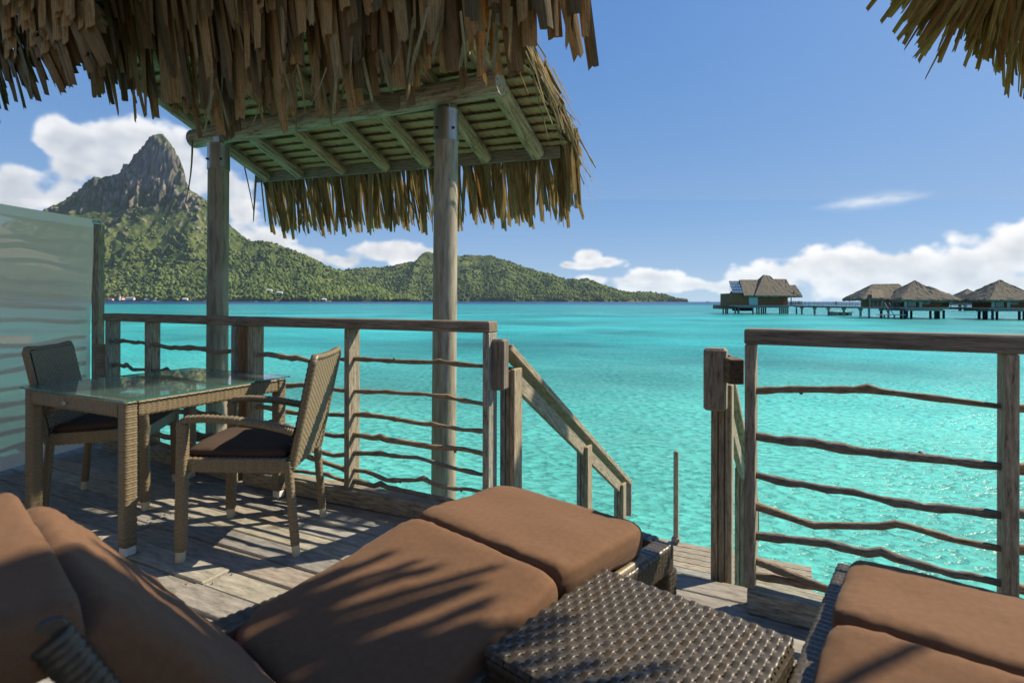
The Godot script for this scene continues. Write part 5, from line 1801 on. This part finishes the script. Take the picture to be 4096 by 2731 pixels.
func make_palm(label: String, at: Vector3, h: float) -> void:
	var t := thing("palm_tree", label, "palm tree", at, 0.0, "palms on the point of the hills")
	var m := Mesher.new()
	var lean := rng.randf_range(-0.12, 0.12) * h
	m.tube(PackedVector3Array([Vector3(0, -2, 0), Vector3(lean * 0.3, h * 0.5, 0), Vector3(lean, h, 0)]), [0.5, 0.4, 0.3], 6)
	put(t, "trunk", m.mesh(), M.log[0])
	m = Mesher.new()
	for k in 13:
		var a := TAU * k / 13.0 + rng.randf() * 0.3
		var l := h * rng.randf_range(0.28, 0.38)
		var o := Vector3(cos(a), 0, sin(a))
		var sd := Vector3(-sin(a), 0, cos(a)) * h * 0.05
		var rise := rng.randf_range(0.05, 0.45)
		var pts := PackedVector3Array()
		for i in 5:
			var s := i / 4.0
			var c := Vector3(lean, h, 0) + o * l * s + Vector3.UP * l * (rise * s - 0.75 * s * s)
			var w := sin(PI * (0.12 + 0.85 * s))
			pts.append_array([c - sd * w - Vector3.UP * 0.2, c, c + sd * w - Vector3.UP * 0.2])
		m.grid(pts, 3, 5)
	put(t, "fronds", m.mesh(), M.frond)

func make_neighbour() -> void:
	var t := thing("neighbour_bungalow", "thatched timber bungalow seen behind the cloth screen at the left", "bungalow", Vector3(-15.6, 0, -12.6), deg_to_rad(20.0))
	var f := noise(95, 0.6, 3)
	var m := Mesher.new()
	hip(m, -6.0, 2.9, -6.0, 2.6, 4.15, Vector3(-3.2, 7.6, -1.6), Vector3(-1.6, 7.6, -1.6), f)
	put(t, "roof", m.mesh(), M.thatch)
	boarded(t, "wall", Vector3(6.2, 2.3, 6.0), Vector3(-2.0, DECK + 1.2, -1.8), M.orange_boards)
	put(t, "floor_slab", cbox(Vector3(7.6, 0.3, 7.6), 0.02), M.concrete, Transform3D(Basis.IDENTITY, Vector3(-2.0, DECK - 0.12, -1.6)))
	for q in [[1.0, 1.6], [-2.0, 1.6], [1.0, -4.6], [-5.0, 1.6]]:
		pile_of(t, q[0], q[1], -2.0, DECK - 0.2, 0.3, M.pile)

func make_far_things() -> void:
	M.boards = grained(M.deck[0].albedo_texture, null, Vector3(0.25, 2.5, 2.5), Vector3.ZERO, Color(0.92, 0.66, 0.47), 0.75)
	M.orange_boards = grained(M.deck[0].albedo_texture, null, Vector3(0.25, 2.5, 2.5), Vector3.ZERO, Color(0.95, 0.62, 0.38), 0.7)
	M.pale_green = flat_mat(lin(0.42, 0.60, 0.58), 0.5)
	M.concrete = grained(M.deck[0].albedo_texture, null, Vector3(0.5, 0.5, 0.5), Vector3.ZERO, Color(1.0, 1.0, 0.98), 0.9)
	M.pile = grained(M.deck[0].albedo_texture, null, Vector3(0.5, 0.5, 0.5), Vector3.ZERO, Color(0.85, 0.93, 0.93), 0.9)
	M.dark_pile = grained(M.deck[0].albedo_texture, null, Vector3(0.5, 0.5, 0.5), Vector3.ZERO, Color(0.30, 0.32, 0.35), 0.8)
	M.gray_wood = grained(M.deck[0].albedo_texture, null, Vector3(0.5, 2.0, 2.0), Vector3.ZERO, Color(0.95, 0.94, 0.92), 0.9)
	M.curtain = flat_mat(lin(0.50, 0.54, 0.46), 0.9)
	M.dark_pane = flat_mat(lin(0.05, 0.06, 0.065), 0.1)
	M.far_glass = flat_mat(Color(0.33, 0.45, 0.55, 0.92), 0.05)
	M.far_glass.transparency = BaseMaterial3D.TRANSPARENCY_ALPHA
	M.far_frame = flat_mat(lin(0.14, 0.18, 0.22), 0.5)
	M.red = flat_mat(lin(0.45, 0.05, 0.04), 0.5)
	M.house_wall = flat_mat(lin(0.66, 0.64, 0.58), 0.8)
	M.red_roof = flat_mat(lin(0.36, 0.09, 0.07), 0.7)
	M.tan_roof = flat_mat(lin(0.34, 0.29, 0.25), 0.8)
	M.white_roof = flat_mat(lin(0.72, 0.72, 0.70), 0.6)
	M.frond = flat_mat(lin(0.045, 0.075, 0.02), 0.7)
	make_far_first()
	make_far_hut("pyramid roofed thatched bungalow on piles in the middle of the far row", Vector3(75.4, 0, -104.5), deg_to_rad(-6.0), true)
	make_far_hut("pyramid roofed thatched bungalow cut off by the right edge, across the lagoon", Vector3(87.8, 0, -100.5), deg_to_rad(-4.0), false)
	make_far_hut("small thatched bungalow further back between two nearer ones at the far right", Vector3(160.0, 0.6, -196.0), 0.0, false)
	make_jetty()
	make_neighbour()
	# along the far shore
	var spots := [[-1402, 3.5, -1896, 20, 5, 9, 0, "low red roofed house at the shore beside the screen post"], [-1365, 3.5, -1894, 16, 4.5, 9, 0, "second red roofed house at the shore, nearer the church"], [-1300, 4.0, -1896, 30, 7, 12, 1, "long tan roofed building at the shore right of the church"], [-1240, 3.0, -1893, 14, 4, 8, 2, "white roofed shed on the shore right of the tan roofed building"], [-1112, 4.0, -1895, 16, 5, 8, 2, "white roofed house at the shore left of the round shelter post"],
		[-855, 36, -1962, 18, 5, 8, 2, "white roofed villa higher on the green slope right of the shelter post"], [-812, 27, -1945, 20, 5, 8, 2, "white roofed villa lower on the green slope right of the shelter post"], [-640, 4, -1897, 14, 4.5, 8, 2, "white roofed house on the shore below the second ridge"]]
	for s in spots:
		make_house(s[7], Vector3(s[0], s[1], s[2]), Vector3(s[3], s[4], s[5]), [M.red_roof, M.tan_roof, M.white_roof][s[6]])
	var ch := thing("church", "small white church with a red steeple on the far shore", "church", Vector3(-1332, 3.5, -1895))
	put(ch, "nave", cbox(Vector3(14, 7, 18), 0.1), M.house_wall, Transform3D(Basis.IDENTITY, Vector3(3, 3.5, -2)))
	var m := Mesher.new()
	m.quad(Vector3(-4.6, 7, 7.4), Vector3(-4.6, 7, -11.4), Vector3(3, 11.5, -11.4), Vector3(3, 11.5, 7.4))
	m.quad(Vector3(10.6, 7, -11.4), Vector3(10.6, 7, 7.4), Vector3(3, 11.5, 7.4), Vector3(3, 11.5, -11.4))
	m.tri(Vector3(-4.6, 7, 7.4), Vector3(3, 11.5, 7.4), Vector3(10.6, 7, 7.4))
	put(ch, "roof", m.mesh(), M.red_roof)
	var tw := put(ch, "tower", cbox(Vector3(5, 13, 5), 0.1), M.house_wall, Transform3D(Basis.IDENTITY, Vector3(3, 6.5, 10)))
	m = Mesher.new()
	for k in 4:
		m.tri(Vector3(3, 0, 0).rotated(Vector3.UP, PI / 4 + PI / 2 * k), Vector3(3, 0, 0).rotated(Vector3.UP, PI / 4 + PI / 2 * (k + 1)), Vector3(0, 9, 0))
	put(tw, "spire", m.mesh(), M.red_roof, Transform3D(Basis.IDENTITY, Vector3(0, 6.5, 0)))
	make_boat("white motor boat moored off the far shore", Vector3(-1206, 0, -1880), 20.0, 0.1)
	make_boat("white motor boat on open water near the horizon, left of the far bungalows", Vector3(660, 0, -1880), 17.0, 0.0)
	make_boat("tiny white boat drifting on the lagoon below the second ridge", Vector3(-690, 0, -1500), 7.0, 0.4)
	for k in 9:
		var x := 560.0 + k * 46.0 + rng.randf_range(-14, 14)
		var y: float = [66, 44, 38, 36, 38, 34, 28, 14, 6][k]
		make_palm("coconut palm standing on the low point at the end of the green hills", Vector3(x, y, -3275.0), rng.randf_range(15, 22))

func _ready() -> void:
	rng.seed = 4711
	make_air()
	make_materials()
	make_sea()
	make_island()
	make_far_things()
	make_deck()
	make_railings()
	make_screen()
	make_shelter()
	make_main_roof()
	make_right_eave()
	make_furniture()
